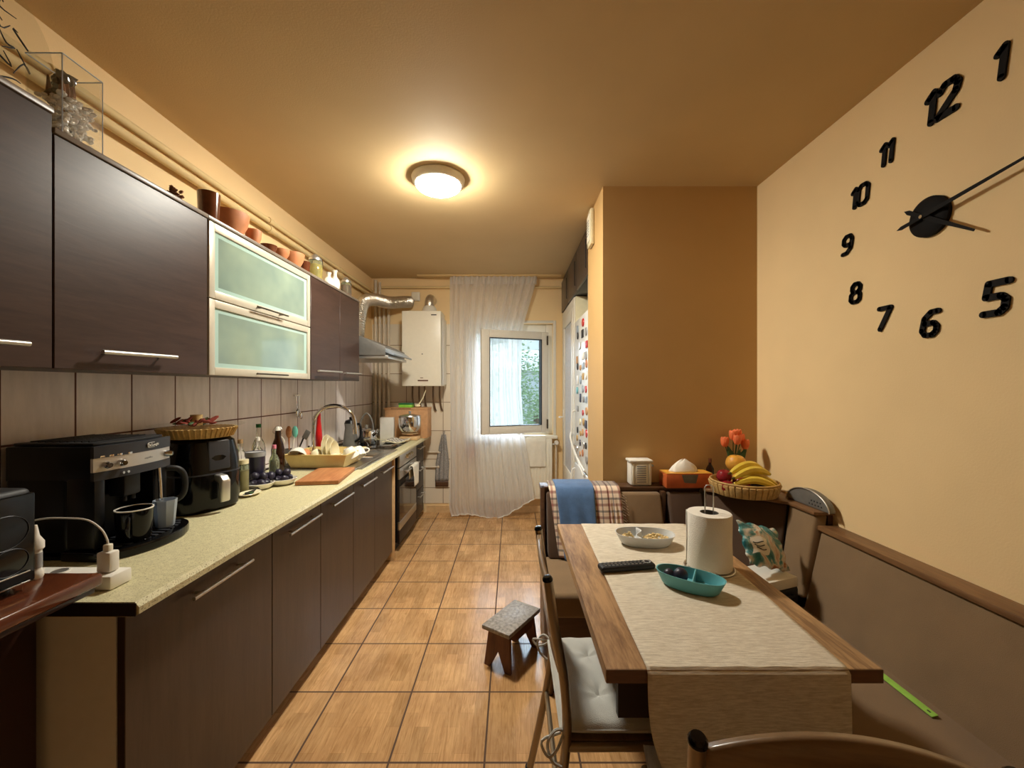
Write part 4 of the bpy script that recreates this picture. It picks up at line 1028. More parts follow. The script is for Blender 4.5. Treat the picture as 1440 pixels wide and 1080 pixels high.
def vase():
    r = T('square_vase', 'square clear glass vase filled with silver pebbles on the wall unit', 'vase', (-1.268, 1.172, ZT))
    h = .222; a = .05; w = .004
    b = B().box(-a, a, -a-.005, a+.005, 0, .006)
    b.box(-a, -a+w, -a-.005, a+.005, .006, h).box(a-w, a, -a-.005, a+.005, .006, h).box(-a+w, a-w, -a-.005, -a-.005+w, .006, h).box(-a+w, a-w, a+.005-w, a+.005, .006, h)
    b.build('glass', 'clearglass', r)
    b = B(); random.seed(2)
    for k in range(330):
        q = random.uniform(.006, .010)
        b.sph((random.uniform(-a+w+q, a-w-q), random.uniform(-a+w+q-.004, a-w-q+.004), random.uniform(.014, .135)), (q*1.2, q, q*.8), 8, jit=.15)
    o = b.build('pebbles', 'silver', r); o['kind'] = 'stuff'
    b = B()
    for k in range(14):
        x, y = random.uniform(-.03, .03), random.uniform(-.03, .03)
        b.tube([(x*.5, y*.5, .09), (x, y, .14), (x*1.1, y*1.1, .19)], [.003, .008, .002], 6)
    b.build('dried_stems', 'dried', r)
    b = B()
    for k in range(16): b.sph((random.uniform(-.03, .03), random.uniform(-.036, .0), random.uniform(.13, .185)), random.uniform(.010, .018), 8, jit=.3)
    b.build('seed_heads', 'mirrorglass', r)
    e = B()
    for x in (-a, a):
        e.tube([(x, -a-.005, h), (x, a+.005, h)], .0018, 6)
    for y in (-a-.005, a+.005): e.tube([(-a, y, h), (a, y, h)], .0018, 6); e.tube([(a, y, .002), (a, y, h)], .0014, 6)
    e.build('rim', 'frostplastic', r)
vase()
def driedb():
    r = T('dried_posy', 'small dried flower posy on the wall unit above the coffee machine', 'dried flowers', (-1.255, 1.53, ZT))
    b = B(); random.seed(9)
    for k in range(22):
        a = random.uniform(0, 2*PI); q = random.uniform(.0, .028); z = random.uniform(.015, .06)
        b.tube([(0, 0, .004), (q*math.cos(a)*.6, q*math.sin(a)*.6, z*.7), (q*math.cos(a), q*math.sin(a), z)], .0015, 5)
        b.sph((q*math.cos(a), q*math.sin(a), z), (.008, .007, .006), 6, jit=.3)
    b.build('flowers', 'dried', r); B().lathe([(0, 0), (.02, 0), (.024, .018), (0, .02)], n=14).build('base', 'stoolwood', r)
driedb()
def pot_(name, lab, x, y, r0, r1, h, m, cat='bowl', n=28, belly=1.0):
    o = B().lathe([(0, 0), (r0, 0), ((r0+r1)/2*belly, h*.5), (r1, h-.004), (r1, h), (r1-.004, h), ((r0+r1)/2*belly-.005, h*.5), (r0-.004, .005), (0, .005)], n=n).build(name, m, None, loc=(x, y, ZT))
    return tag(o, lab, cat, 'pottery on top of the wall units')
pot_('clay_mug', 'dark brown glazed mug, first of the pottery on the wall units', -1.25, 1.70, .036, .040, .115, 'clayglaze', 'mug')
pot_('clay_bowl', 'largest terracotta bowl, beside the brown mug on the wall unit', -1.285, 1.865, .05, .085, .100, 'clay', belly=1.12)
pot_('clay_bowl', 'small terracotta bowl right of the largest bowl', -1.245, 1.985, .022, .036, .07, 'clay', belly=1.15)
pot_('clay_saucer', 'low dark glazed saucer between the terracotta bowls', -1.24, 2.10, .03, .04, .038, 'clayglaze', 'saucer')
pot_('clay_bowl', 'shallow terracotta bowl above the middle of the glass doors', -1.235, 2.20, .025, .045, .048, 'clay', belly=1.15)
pot_('clay_bowl', 'mid-size terracotta bowl above the right of the glass doors', -1.25, 2.345, .04, .065, .075, 'clay', belly=1.1)
pot_('clay_cup', 'small glossy brown cup next to the preserve jar', -1.245, 2.48, .026, .03, .07, 'clayglaze', 'cup')
def tjar(x, y, lab, m, h, rad, lidm):
    r = T('preserve_jar', lab, 'jar', (x, y, ZT), 0, 'jars on top of the wall units')
    B().lathe([(0, 0), (rad*.95, 0), (rad, .004), (rad, h*.7), (rad*.8, h*.78), (rad*.8, h*.8), (0, h*.8)], n=24).build('glass_body', 'greenglass', r)
    B().lathe([(0, .004), (rad*.92, .004), (rad*.92, h*.62), (0, h*.62)], n=20).build('contents', m, r)
    B().lathe([(0, 0), (rad*.9, 0), (rad*.9, .012), (rad*.5, .03), (rad*.2, .04), (0, .042)], (0, 0, h*.8), 20).build('lid', lidm, r)
tjar(-1.255, 2.63, 'golden preserve jar with a domed steel lid on the wall unit', 'yellow', .155, .043, 'satin')
tjar(-1.235, 3.07, 'dark red preserve jar, last of the row near the hood', 'apple', .12, .038, 'satin')
def loop():
    r = T('hand_mirror', 'small oval hand mirror leaning behind the preserve jar', 'mirror', (-1.30, 2.80, ZT))
    B().tube([(.0, .03*math.cos(a), .15+.045*math.sin(a)) for a in [2*PI*k/24 for k in range(24)]], .004, 8, closed=True).build('ring', 'darkmetal', r)
    B().lathe([(0, -.001), (.028, -.001), (.028, .001), (0, .001)], n=20, sx=1.5, M4=RT(0, 0, .15, 0, PI/2)).build('mirror_glass', 'frame_al', r)
    B().tube([(0, 0, .0), (0, 0, .105)], .005, 8).build('stem', 'darkmetal', r)
loop()
for x, y, h, lab in ((-1.235, 2.78, .09, 'shorter white ceramic flask beside the golden jar'), (-1.24, 2.89, .135, 'taller white ceramic flask between the two jars')):
    o = B().lathe([(0, 0), (.026, 0), (.034, h*.25), (.030, h*.5), (.012, h*.68), (.012, h*.85), (.018, h), (.012, h), (0, h*.98)], n=22).build('ceramic_flask', 'porcelain', None, loc=(x, y, ZT))
    tag(o, lab, 'flask', 'white flasks on the wall unit')

# ------------------------------------------------------------------ recess: door, fridge, top cupboard, chime
def recess():
    X = .545
    r = B().box(X+.005, X+.045, 3.665, 3.725, 0, 2.165, .003).box(X+.005, X+.045, 4.42, 4.498, 0, 2.165, .003).box(X+.005, X+.045, 3.725, 4.42, 2.09, 2.165, .003)
    struct(r, 'trim_2', 'pvc')
    d = struct(B().box(X, X+.04, 3.728, 3.82, .01, 2.085, .004).box(X, X+.04, 4.33, 4.417, .01, 2.085, .004).box(X, X+.04, 3.82, 4.33, .01, .55, .004).box(X, X+.04, 3.82, 4.33, 1.98, 2.085, .004), 'door_1', 'pvc')
    B().box(X+.014, X+.024, 3.82, 4.33, .55, 1.98).build('pane', 'doorglass', d)
    B().box(X-.006, X, 4.35, 4.385, .93, 1.13, .002).tube([(X-.003, 4.365, 1.05), (X-.045, 4.365, 1.05), (X-.045, 4.25, 1.05)], .008, 8).build('door_handle', 'white', d)
    # fridge
    f = T('refrigerator', 'tall white refrigerator with magnets in the recess by the door', 'refrigerator', (.87, 3.3, 0))
    B().box(.60, 1.20, 2.97, 3.62, .03, 1.93, .01, 3).box(.62, 1.18, 3.0, 3.6, 0, .03).build('cabinet', 'fridge', f, W=True)
    u = B().box(.548, .598, 2.97, 3.62, .72, 1.93, .010, 3).build('upper_door', 'fridge', f, W=True)
    l = B().box(.548, .598, 2.97, 3.62, .05, .71, .010, 3).build('lower_door', 'fridge', f, W=True)
    for (z0, z1, q) in ((.86, 1.16, u), (.40, .66, l)):
        B().tube([(.548, 3.58, z0), (.52, 3.58, z0+.03), (.52, 3.58, z1-.03), (.548, 3.58, z1)], .008, 8, smooth=3).build('handle', 'white', q, W=True)
    random.seed(21); cols = ['white', 'greyink', 'frostplastic', 'cream', 'wicker', 'ink', 'greyink', 'white', 'cardboard', 'navy', 'clay', 'satin', 'red', 'teal']
    k = 0
    for row in range(13):
        for c in range(4):
            if random.random() < .22: continue
            y = 3.03+c*.135+random.uniform(-.02, .02); z = 1.86-row*.085+random.uniform(-.015, .015); w = random.uniform(.025, .042); h = random.uniform(.022, .036)
            col = cols[random.randrange(len(cols))]
            shape = random.choice(['square', 'round', 'oval'])
            b = B()
            if shape == 'square': b.box(.540, .5475, y-w, y+w, z-h, z+h, .002)
            else: b.lathe([(0, 0), (h, 0), (h*.9, .007), (0, .008)], (0, 0, 0), 14, sx=1, sy=1.3 if shape == 'oval' else 1, M4=RT(.5477, y, z, 0, -PI/2))
            tag(b.build('fridge_magnet', col, None, W=True, loc=(.547, y, z)), 'small souvenir magnet stuck on the side of the white refrigerator', 'magnet', 'souvenir magnets on the refrigerator door'); k += 1
    struct(B().box(.56, 1.245, 3.628, 3.66, 0, 2.165, .002), 'trim_4', 'cream')
    # cable
    tag(B().tube([(.53, 3.62, 1.00), (.50, 3.52, .93), (.515, 3.35, .82), (.535, 3.05, .74)], .008, 8, smooth=6).tube([(.54, 3.64, .95), (.51, 3.52, .90), (.525, 3.35, .79), (.535, 3.08, .70)], .006, 8, smooth=6).build('cable', 'white', None, W=True, loc=(.53, 3.3, .8)), 'looped white cable sagging across the refrigerator door', 'cable')
    # cupboard above
    c = T('top_cupboard', 'dark brown cupboard with three doors under the ceiling above the refrigerator', 'cabinet', (.9, 3.7, 2.17))
    B().box(.558, 1.24, 2.925, 4.495, 2.17, 2.545, .002).build('carcass', 'wenge_edge', c, W=True)
    for a, b_ in ((2.93, 3.45), (3.453, 3.97), (3.973, 4.49)):
        dd = B().box(.540, .557, a, b_, 2.172, 2.50, .0015).build('door', 'wenge', c, W=True)
        B().tube([(.532, a+.03, 2.22), (.528, a+.03, 2.225), (.528, a+.03, 2.42), (.532, a+.03, 2.425)], .004, 6).build('handle', 'blackmatt', dd, W=True)
    struct(B().box(.545, .60, 2.925, 2.965, 0, 2.165, .002), 'trim_3', 'pvc')
recess()
def chime():
    r = T('door_chime', 'cream door chime box high on the end of the column', 'door chime', (.538, 2.75, 2.30))
    B().box(-.026, -.001, -.06, .06, 0, .235, .006, 2).build('housing', 'cream', r)
    b = B().box(-.031, -.026, -.048, .048, .03, .205, .003)
    b.build('front', 'offwhite', r)
    g = B()
    for k in range(6): g.box(-.0325, -.0305, -.03, .03, .07+k*.018, .076+k*.018)
    g.build('grille', 'greyink', r)
chime()

# ------------------------------------------------------------------ wall clock
def clock():
    X = XR; cy, cz = 1.425, 1.95
    r = T('wall_clock', 'large frameless black wall clock hub with hands on the right wall', 'clock', (X, cy, cz))
    # local frame: x toward room is -x; on the wall "right" of the viewer = -y
    B().lathe([(0, 0), (.068, 0), (.068, .012), (.055, .020), (0, .021)], n=48, M4=RT(-.001, 0, 0, 0, -PI/2)).build('hub', 'clock', r)
    def hand(ang, L, tail, w, off, name):
        # ang measured clockwise from 12 o'clock as seen from the room
        d = Vector((0, -math.sin(ang), math.cos(ang))); p = Vector((0, math.cos(ang), math.sin(ang))); o = Vector((-off, 0, 0))
        pts = [o-d*tail-p*w*.9, o-d*(tail+.018), o-d*tail+p*w*.9, o-d*tail*.5+p*w*.8, o+d*L*.05+p*w, o+d*L+p*w*.4, o+d*L-p*w*.4, o+d*L*.05-p*w, o-d*tail*.5-p*w*.8]
        B().extr(pts, (-.0025, 0, 0)).build(name, 'clock', r)
    hand(math.radians(81), .36, .075, .0075, .034, 'minute_hand')
    hand(math.radians(124), .19, .065, .0085, .028, 'hour_hand')
    B().lathe([(0, 0), (.012, 0), (.010, .006), (0, .007)], n=20, M4=RT(-.021, 0, 0, 0, -PI/2)).tube([(-.02, 0, 0), (-.04, 0, 0)], .006, 10).build('spindle', 'chrome', r)
    # numerals as rounded strokes (local 2d: a to the viewer's right, b up), unit box height 1
    D = {'0': [[(.15, 0), (.0, .15), (.0, .85), (.15, 1), (.45, 1), (.6, .85), (.6, .15), (.45, 0), (.15, 0)]],
         '1': [[(.02, .82), (.22, 1), (.22, 0)]],
         '2': [[(0, .82), (.15, 1), (.45, 1), (.6, .82), (.55, .58), (0, 0), (.62, 0)]],
         '5': [[(.62, 1), (.05, 1), (.02, .55), (.45, .55), (.6, .42), (.6, .15), (.45, 0), (0, 0)]],
         '6': [[(.6, 1), (.3, .98), (.05, .72), (0, .2), (.15, 0), (.45, 0), (.6, .15), (.6, .38), (.45, .52), (.1, .5)]],
         '7': [[(0, 1), (.6, 1), (.15, 0)]],
         '8': [[(.15, .54), (.04, .68), (.04, .86), (.18, 1), (.42, 1), (.56, .86), (.56, .68), (.45, .54), (.15, .54), (.0, .4), (.0, .14), (.15, 0), (.45, 0), (.6, .14), (.6, .4), (.45, .54)]],
         '9': [[(0, 0), (.3, .02), (.55, .28), (.6, .8), (.45, 1), (.15, 1), (0, .85), (0, .62), (.15, .48), (.5, .5)]]}
    nums = [('12', 1.395, 2.322, .098), ('1', 1.23, 2.32, .088), ('11', 1.60, 2.263, .075), ('10', 1.72, 2.157, .075), ('9', 1.782, 1.975, .072),
            ('8', 1.74, 1.758, .075), ('7', 1.608, 1.628, .080), ('6', 1.432, 1.582, .080), ('5', 1.238, 1.628, .090)]
    for s_, y, z, h in nums:
        e = T('clock_numeral', {'12': 'black twelve, topmost', '1': 'black single one, at the upper right', '11': 'black eleven, left of the twelve,', '10': 'black ten, between nine and eleven,', '9': 'black nine, leftmost', '8': 'black eight, between seven and nine,',
              '7': 'black seven, lower left', '6': 'black six, lowest', '5': 'black five, lower right'}[s_]+' of the stick-on clock numerals', 'clock numeral', (X, y, z), 0, 'stick-on clock numerals')
        w = .225*h; tot = sum({'1': .42}.get(c, .85) for c in s_)-.25; x = -tot/2
        for c in s_:
            b = B()
            for pl in D[c]:
                P = [(x+a+.12*bb, bb-.5) for a, bb in pl]
                for (a0, b0), (a1, b1) in zip(P, P[1:]):
                    p0 = Vector((-.001, -a0*h, b0*h)); p1 = Vector((-.001, -a1*h, b1*h)); d = (p1-p0).normalized(); n = Vector((0, -d.z, d.y))*w*.5
                    b.extr([p0-n, p0+n, p1+n, p1-n], (-.006, 0, 0))
                for a0, b0 in P: b.lathe([(0, 0), (w*.5, 0), (w*.5, .006), (0, .006)], n=12, M4=RT(-.001, -a0*h, b0*h, 0, -PI/2))
            b.build('digit', 'clock', e); x += {'1': .42}.get(c, .85)
clock()

# ------------------------------------------------------------------ bench
def hexa(a, b, bev=0):
    bm = bmesh.new(); A = [bm.verts.new(p) for p in a]; C = [bm.verts.new(p) for p in b]; n = len(A)
    bm.faces.new(A); bm.faces.new(C[::-1])
    for i in range(n): bm.faces.new((A[i], C[i], C[(i+1) % n], A[(i+1) % n]))
    bmesh.ops.recalc_face_normals(bm, faces=bm.faces)
    if bev: bmesh.ops.bevel(bm, geom=bm.edges[:], offset=bev, segments=3, profile=.5, affect='EDGES', clamp_overlap=True)
    return B()._add(bm)
def bench():
    # back bench against the column
    r = T('bench', 'brown upholstered bench section along the column, draped with cloths', 'bench', (.6, 2.1, 0), 0, 'three sections of the corner bench')
    B().box(.19, 1.0, 1.84, 2.30, 0, .34, .003).build('base', 'benchwood_x', r, W=True)
    B().box(.165, 1.0, 1.80, 2.22, .345, .455, .022, 4).build('seat', 'fabric', r, W=True)
    for x in (.160, .535):
        B().box(x, x+.026, 2.31, 2.345, 0, .80, .004).build('post', 'benchwood_x', r, W=True)
    B().extr([(.160, 1.82, .0), (.160, 2.34, .0), (.160, 2.34, .80), (.160, 2.31, .80), (.160, 2.24, .46), (.160, 1.82, .34)], (.022, 0, 0), .003).build('end_board', 'benchwood_x', r, W=True)
    B().box(.16, 1.06, 2.325, 2.435, .782, .80, .003).build('top_board', 'benchwood_x', r, W=True)
    B().box(.187, 1.06, 2.335, 2.350, .34, .782).build('rear_panel', 'benchwood_x', r, W=True)
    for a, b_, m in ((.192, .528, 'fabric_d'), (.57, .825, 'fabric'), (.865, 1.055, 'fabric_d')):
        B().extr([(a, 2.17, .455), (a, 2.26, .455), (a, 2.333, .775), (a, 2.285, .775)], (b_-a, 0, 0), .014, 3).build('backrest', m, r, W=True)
    B().box(.832, .858, 2.295, 2.334, .46, .78, .003).build('back_post', 'benchwood_x', r, W=True)
    # corner section
    c = T('bench', 'brown upholstered corner bench section below the fruit basket', 'bench', (1.2, 2.1, 0), 0, 'three sections of the corner bench')
    B().extr([(1.01, 1.84, 0), (1.20, 1.82, 0), (1.20, 1.80, 0), (1.44, 1.80, 0), (1.44, 2.43, 0), (1.01, 2.43, 0)], (0, 0, .34)).build('base', 'benchwood_x', c, W=True)
    B().extr([(1.004, 1.80, .345), (1.17, 1.79, .345), (1.25, 1.95, .345), (1.05, 2.20, .345), (1.004, 2.22, .345)], (0, 0, .11), .016, 3).build('seat', 'fabric', c, W=True)
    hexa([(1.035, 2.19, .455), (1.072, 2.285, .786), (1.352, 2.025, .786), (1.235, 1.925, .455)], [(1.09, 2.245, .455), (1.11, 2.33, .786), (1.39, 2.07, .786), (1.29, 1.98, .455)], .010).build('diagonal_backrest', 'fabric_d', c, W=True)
    hexa([(1.242, 1.768, .455), (1.362, 1.852, .786), (1.358, 2.022, .786), (1.24, 1.918, .455)], [(1.30, 1.768, .455), (1.42, 1.852, .786), (1.41, 2.03, .786), (1.30, 1.94, .455)], .010).build('side_backrest', 'fabric', c, W=True)
    B().extr([(1.062, 2.272, .788), (1.345, 2.01, .788), (1.350, 1.845, .788), (1.448, 1.845, .788), (1.448, 2.437, .788), (1.062, 2.437, .788)], (0, 0, .014), .002).build('top_board', 'benchwood', c, W=True)
    B().box(1.425, 1.447, 1.86, 2.40, .34, .786).build('rear_frame', 'benchwood_x', c, W=True)
    # long bench along the right wall
    l = T('bench', 'longest brown upholstered bench section along the right wall', 'bench', (1.2, .7, 0), 0, 'three sections of the corner bench')
    B().box(.86, 1.44, -.55, 1.775, 0, .34, .003).build('base', 'benchwood_x', l, W=True)
    B().box(.80, 1.265, -.55, 1.775, .345, .425, .022, 4).build('seat', 'fabric', l, W=True)
    hexa([(1.235, -.55, .41), (1.375, -.55, .722), (1.42, -.55, .722), (1.31, -.55, .41)], [(1.235, 1.755, .41), (1.375, 1.838, .722), (1.42, 1.838, .722), (1.31, 1.755, .41)], .012).build('backrest', 'fabric', l, W=True)
    B().box(1.362, 1.448, -.55, 1.842, .724, .746, .004).build('top_rail', 'benchwood', l, W=True)
    B().box(1.425, 1.447, -.5, 1.77, .34, .722).build('rear_frame', 'benchwood_x', l, W=True)
bench()
# cloths over the bench
f = drape_fn(.215, .60, 2.37, .8335, .30, .15, .03, .004, taper=-.15)
def slope(p, k):   # follow the leaning backrest
    x, y, z = p
    if z < .79 and y < 2.36: y = min(y, 2.272-(.78-z)*.33-k-.0)
    elif y < 2.36: y = min(y, 2.30)
    return (x, y, z)
def wide(u, v, x0, x1, zt, front, back, k, tp=0):
    f_ = drape_fn(x0, x1, 2.36, zt, front, back, .0, .0)
    # profile: back side y 2.445 up, across top board, down the leaning backrest
    pts = [(2.448+k, zt-back), (2.448+k, zt-.01), (2.438, zt+.0), (2.33, zt), (2.295-k, zt-.012), (2.27-k, zt-.05), (2.165-k, zt-front)]
    L = [0]
    for a, b in zip(pts, pts[1:]): L.append(L[-1]+math.hypot(b[0]-a[0], b[1]-a[1]))
    s = v*L[-1]
    for i in range(len(pts)-1):
        if s <= L[i+1] or i == len(pts)-2:
            q = (s-L[i])/(L[i+1]-L[i]); y = pts[i][0]+(pts[i+1][0]-pts[i][0])*q; z = pts[i][1]+(pts[i+1][1]-pts[i][1])*q; break
    d = max(0, zt-z) if y < 2.3 else 0
    x = x0+(x1-x0)*u+tp*d*(1-u)
    y -= .005*(1+math.sin(u*15+z*10))*min(1, d*8)
    return (x, y, z)
r = T('plaid_blanket', 'fringed red and cream plaid blanket hanging over the bench back', 'blanket', (.4, 2.3, .6))
B().grid(lambda u, v: wide(u, v, .205, .532, .808, .34, .10, .002, .12), 30, 50).build('cloth', 'plaid', r, W=True, solid=.005)
B().grid(lambda u, v: (lambda p: (p[0], min(p[1], 2.428), p[2]))(wide(u, v, .532, .60, .808, .33, .0, .002)), 8, 50).build('fold', 'plaid', r, W=True, solid=.005)
b = B(); random.seed(4)
for k in range(22):
    z = .48+.014*k; y = 2.165+(z-.468)*.33
    b.tube([(.60, y-.004, z), (.615, y-.012, z-.008), (.628+random.uniform(-.006, .006), y-.008, z-.022)], .0014, 5)
b.build('fringe', 'plaid', r, W=True)
tag(B().grid(lambda u, v: wide(u, v, .240, .452, .8165, .36, .16, .011, .10), 26, 50).build('blue_towel', 'towelblue', None, W=True, loc=(.35, 2.3, .5), solid=.007), 'blue towel laid over the plaid blanket on the bench back', 'towel')

# ------------------------------------------------------------------ items on the bench ledge
def ledge():
    z = .8015
    r = T('white_container', 'white ribbed plastic container standing on the bench ledge by the column', 'container', (.735, 2.385, z))
    B().box(-.060, .060, -.042, .042, 0, .132, .010, 3).build('body', 'white', r)
    B().box(-.067, .067, -.048, .048, .132, .146, .005).build('lid', 'white', r)
    g = B().box(-.036, .036, -.0455, -.0425, .012, .122, .001, mi=0)
    for k in range(8): g.box(-.026, .026, -.048, -.045, .02+k*.0125, .026+k*.0125, .001, mi=1)
    g.build('vent_panel', ['offwhite', 'greyink'], r)
    for x in (-.045, .045): B().box(x-.005, x+.005, -.047, -.042, .01, .125, .002).build('rib', 'offwhite', r)
    B().box(.060, .078, -.02, .02, .105, .115, .003).build('clip', 'frostplastic', r)
    t_ = T('tissue_box', 'orange tissue box with a white tissue pulled out, on the bench ledge', 'tissue box', (.985, 2.345, z), .03)
    B().box(-.130, .130, -.055, .055, 0, .080, .002, mi=0).box(-.130, .130, -.055, .055, .0801, .0815, mi=1).build('carton', ['orangebox', 'mango'], t_)
    B().extr([(-.045, -.0555, .074), (.048, -.0555, .074), (.035, -.0555, .026), (-.03, -.0555, .030)], (0, -.0012, 0)).build('dark_print', 'cokegrey', t_)
    def ts(u, v):
        a = u*2*PI; q = .058*(1-v)**.6+.004; return (q*1.25*math.cos(a)*(1+.12*math.sin(5*a+v*4))-.008, q*.6*math.sin(a), .081+.066*v**.8+.006*math.sin(3*a)*v)
    B().grid(ts, 40, 12).build('tissue', 'paper', t_, solid=.002)
    B().grid(lambda u, v: (-.131-.018*math.sin(v*PI), -.05+.1*u, .0+.085*v), 6, 8).build('film', 'clearglass', t_, solid=.001)
    b = T('sauce_bottle', 'slim dark bottle standing between tissue box and fruit basket', 'bottle', (1.145, 2.385, .8025))
    B().lathe([(0, 0), (.020, 0), (.021, .004), (.021, .09), (.008, .115), (.008, .13), (0, .13)], n=18).build('body', 'amberglass', b)
    B().lathe([(0, .125), (.0095, .125), (.0095, .148), (0, .148)], n=14).build('cap', 'clayglaze', b)
ledge()
def basket():
    cx, cy, z = 1.222, 2.175, .803
    r = T('fruit_basket', 'round woven fruit basket on the corner shelf of the bench', 'basket', (cx, cy, z))
    R0, R1, h = .142, .160, .068
    b = B().lathe([(0, 0), (R0, 0), (R1, h), (R1-.006, h), (R0-.006, .006), (0, .006)], n=60)
    n = 34
    for k in range(n):
        a = 2*PI*k/n
        p = lambda q, rr, zz: ((rr)*math.cos(a+q), (rr)*math.sin(a+q), zz)
        b.box(-.005, .006, -.013, .013, .004, h-.004, .003, M4=Matrix.Rotation(a, 4, 'Z') @ RT(R0+.004, 0, 0, 0, .30))
    b.build('basket', 'wicker', r)
    B().tube([(R1*math.cos(2*PI*k/48), R1*math.sin(2*PI*k/48), h) for k in range(48)], .005, 8, closed=True).tube([(R0*math.cos(2*PI*k/48), R0*math.sin(2*PI*k/48), .006) for k in range(48)], .006, 8, closed=True).build('rim', 'wicker', r)
    def banana(ang, x, y, z_, L, lab, tilt=0):
        o = T('banana', lab, 'banana', (cx+x, cy+y, z+z_), ang, 'bananas in the fruit basket')
        pts = [(-L/2+L*k/8, .0+.0*k, .030*math.sin(PI*k/8)+tilt*(k/8)) for k in range(9)]
        B().tube(pts, [.009, .0165, .019, .0195, .019, .0165, .008], 7, smooth=2).build('fruit', 'banana', o)
        B().tube([(-L/2-.015, 0, -.004), (-L/2+.004, 0, .002)], [.0045, .008], 7).build('stem', 'bananatip', o)
        B().sph((L/2, 0, tilt), .007, 8).build('tip', 'bananatip', o)
    banana(-.12, -.005, -.112, .070, .20, 'lowest banana lying along the front rim of the fruit basket', -.012)
    banana(.16, -.005, -.085, .103, .20, 'middle banana of the bunch in the fruit basket', .012)
    banana(.24, -.015, -.052, .122, .19, 'topmost banana of the bunch in the fruit basket', .015)
    banana(-.35, .045, -.045, .080, .19, 'banana half hidden at the right under the bunch', -.03)
    def fruit(x, y, z_, rad, m, lab, name, cat):
        o = T(name, lab, cat, (cx+x, cy+y, z+z_))
        B().lathe([(0, -rad*.85), (rad*.5, -rad*.88), (rad*.95, -rad*.3), (rad, .1*rad), (rad*.8, rad*.7), (rad*.3, rad*.88), (0, rad*.72)], n=24).build('fruit', m, o, sub=1)
        B().tube([(0, 0, rad*.7), (.003, 0, rad*1.05)], .0015, 6).build('stalk', 'bananatip', o)
    fruit(-.108, -.01, .092, .040, 'apple', 'dark red apple at the left of the fruit basket', 'apple', 'apple')
    fruit(-.118, -.062, .048, .036, 'apple', 'red apple low at the left rim of the fruit basket', 'apple', 'apple')
    fruit(-.035, .012, .155, .052, 'mango', 'large orange-yellow mottled fruit on top of the basket', 'melon', 'fruit')
    fruit(.02, .06, .055, .048, 'mango', 'orange-yellow fruit at the back of the basket', 'orange', 'fruit')
    fruit(-.03, -.03, .055, .045, 'apple', 'dark red apple in the middle under the bananas', 'apple', 'apple')
    fruit(.095, .03, .055, .04, 'plum', 'dark fruit at the right side of the basket', 'plum', 'fruit')
    fruit(.04, -.06, .045, .036, 'plum', 'dark fruit below the front banana', 'plum', 'fruit')
    # tulips
    t_ = T('tulips', 'bunch of orange tulips in a small glass behind the fruit basket', 'flowers', (1.275, 2.385, .8035))
    B().lathe([(0, 0), (.022, 0), (.026, .12), (.024, .12), (.02, .004), (0, .004)], n=20).build('glass', 'glass', t_)
    heads = [(-.055, -.02, .245), (-.012, -.03, .285), (.018, -.02, .29), (.0, -.05, .262), (.048, -.045, .235), (.03, -.03, .265)]
    for x, y, zz in heads:
        B().tube([(x*.1, y*.1, .01), (x*.5, y*.6, zz*.6), (x, y, zz-.015)], .0028, 6, smooth=3).build('stem', 'leaf', t_)
        g = B()
        for k in range(6):
            a = k*PI/3; g.sph((0, 0, 0), (.007, .017, .029), 10, M4=RT(x+.013*math.cos(a), y+.013*math.sin(a), zz, 0, .15, a))
        g.build('blossom', 'tulip', t_)
    for a, L, zz in ((.2, .075, .215), (-2.6, .055, .22), (-1.4, .05, .21), (-.5, .06, .20), (2.6, .045, .225)):
        dx, dy = math.cos(a)*L, math.sin(a)*L*.7
        def lf(u, v, dx=dx, dy=dy, zz=zz):
            w = .022*math.sin(PI*min(.98, max(.03, v)))*(u-.5)*2; q = math.hypot(dx, zz-.06); return (dx*v**1.5+w*(zz-.06)/q, min(dy*v**1.5, .03)-.03, .06+(zz-.06)*v-w*dx/q)
        B().grid(lf, 4, 12).build('leaf', 'leaf', t_, solid=.0015)
basket()
def lidd():
    r = T('strainer', 'grey perforated metal strainer lying on the corner shelf against the right wall', 'strainer', (1.405, 1.95, .803), .03)
    b = B()
    n = 20
    pts = [(-.012, -.135, 0)]+[(-.012, .135*-math.cos(PI*k/n), .078*math.sin(PI*k/n)) for k in range(n+1)]
    b.extr(pts[1:], (.03, 0, 0), .004)
    b.build('disc', 'cokegrey', r)
    h = B()
    for k in range(9): h.lathe([(0, 0), (.0035, 0), (.0035, .0016), (0, .0016)], n=8, M4=RT(-.0125, -.09+(k % 5)*.018+.006*(k//5), .016+(k//5)*.016, 0, -PI/2))
    h.build('perforations', 'ink', r)
    B().tube([(-.014, .135*-math.cos(PI*k/n), .078*math.sin(PI*k/n)) for k in range(n+1)], .003, 6).build('rolled_edge', 'satin', r)
lidd()
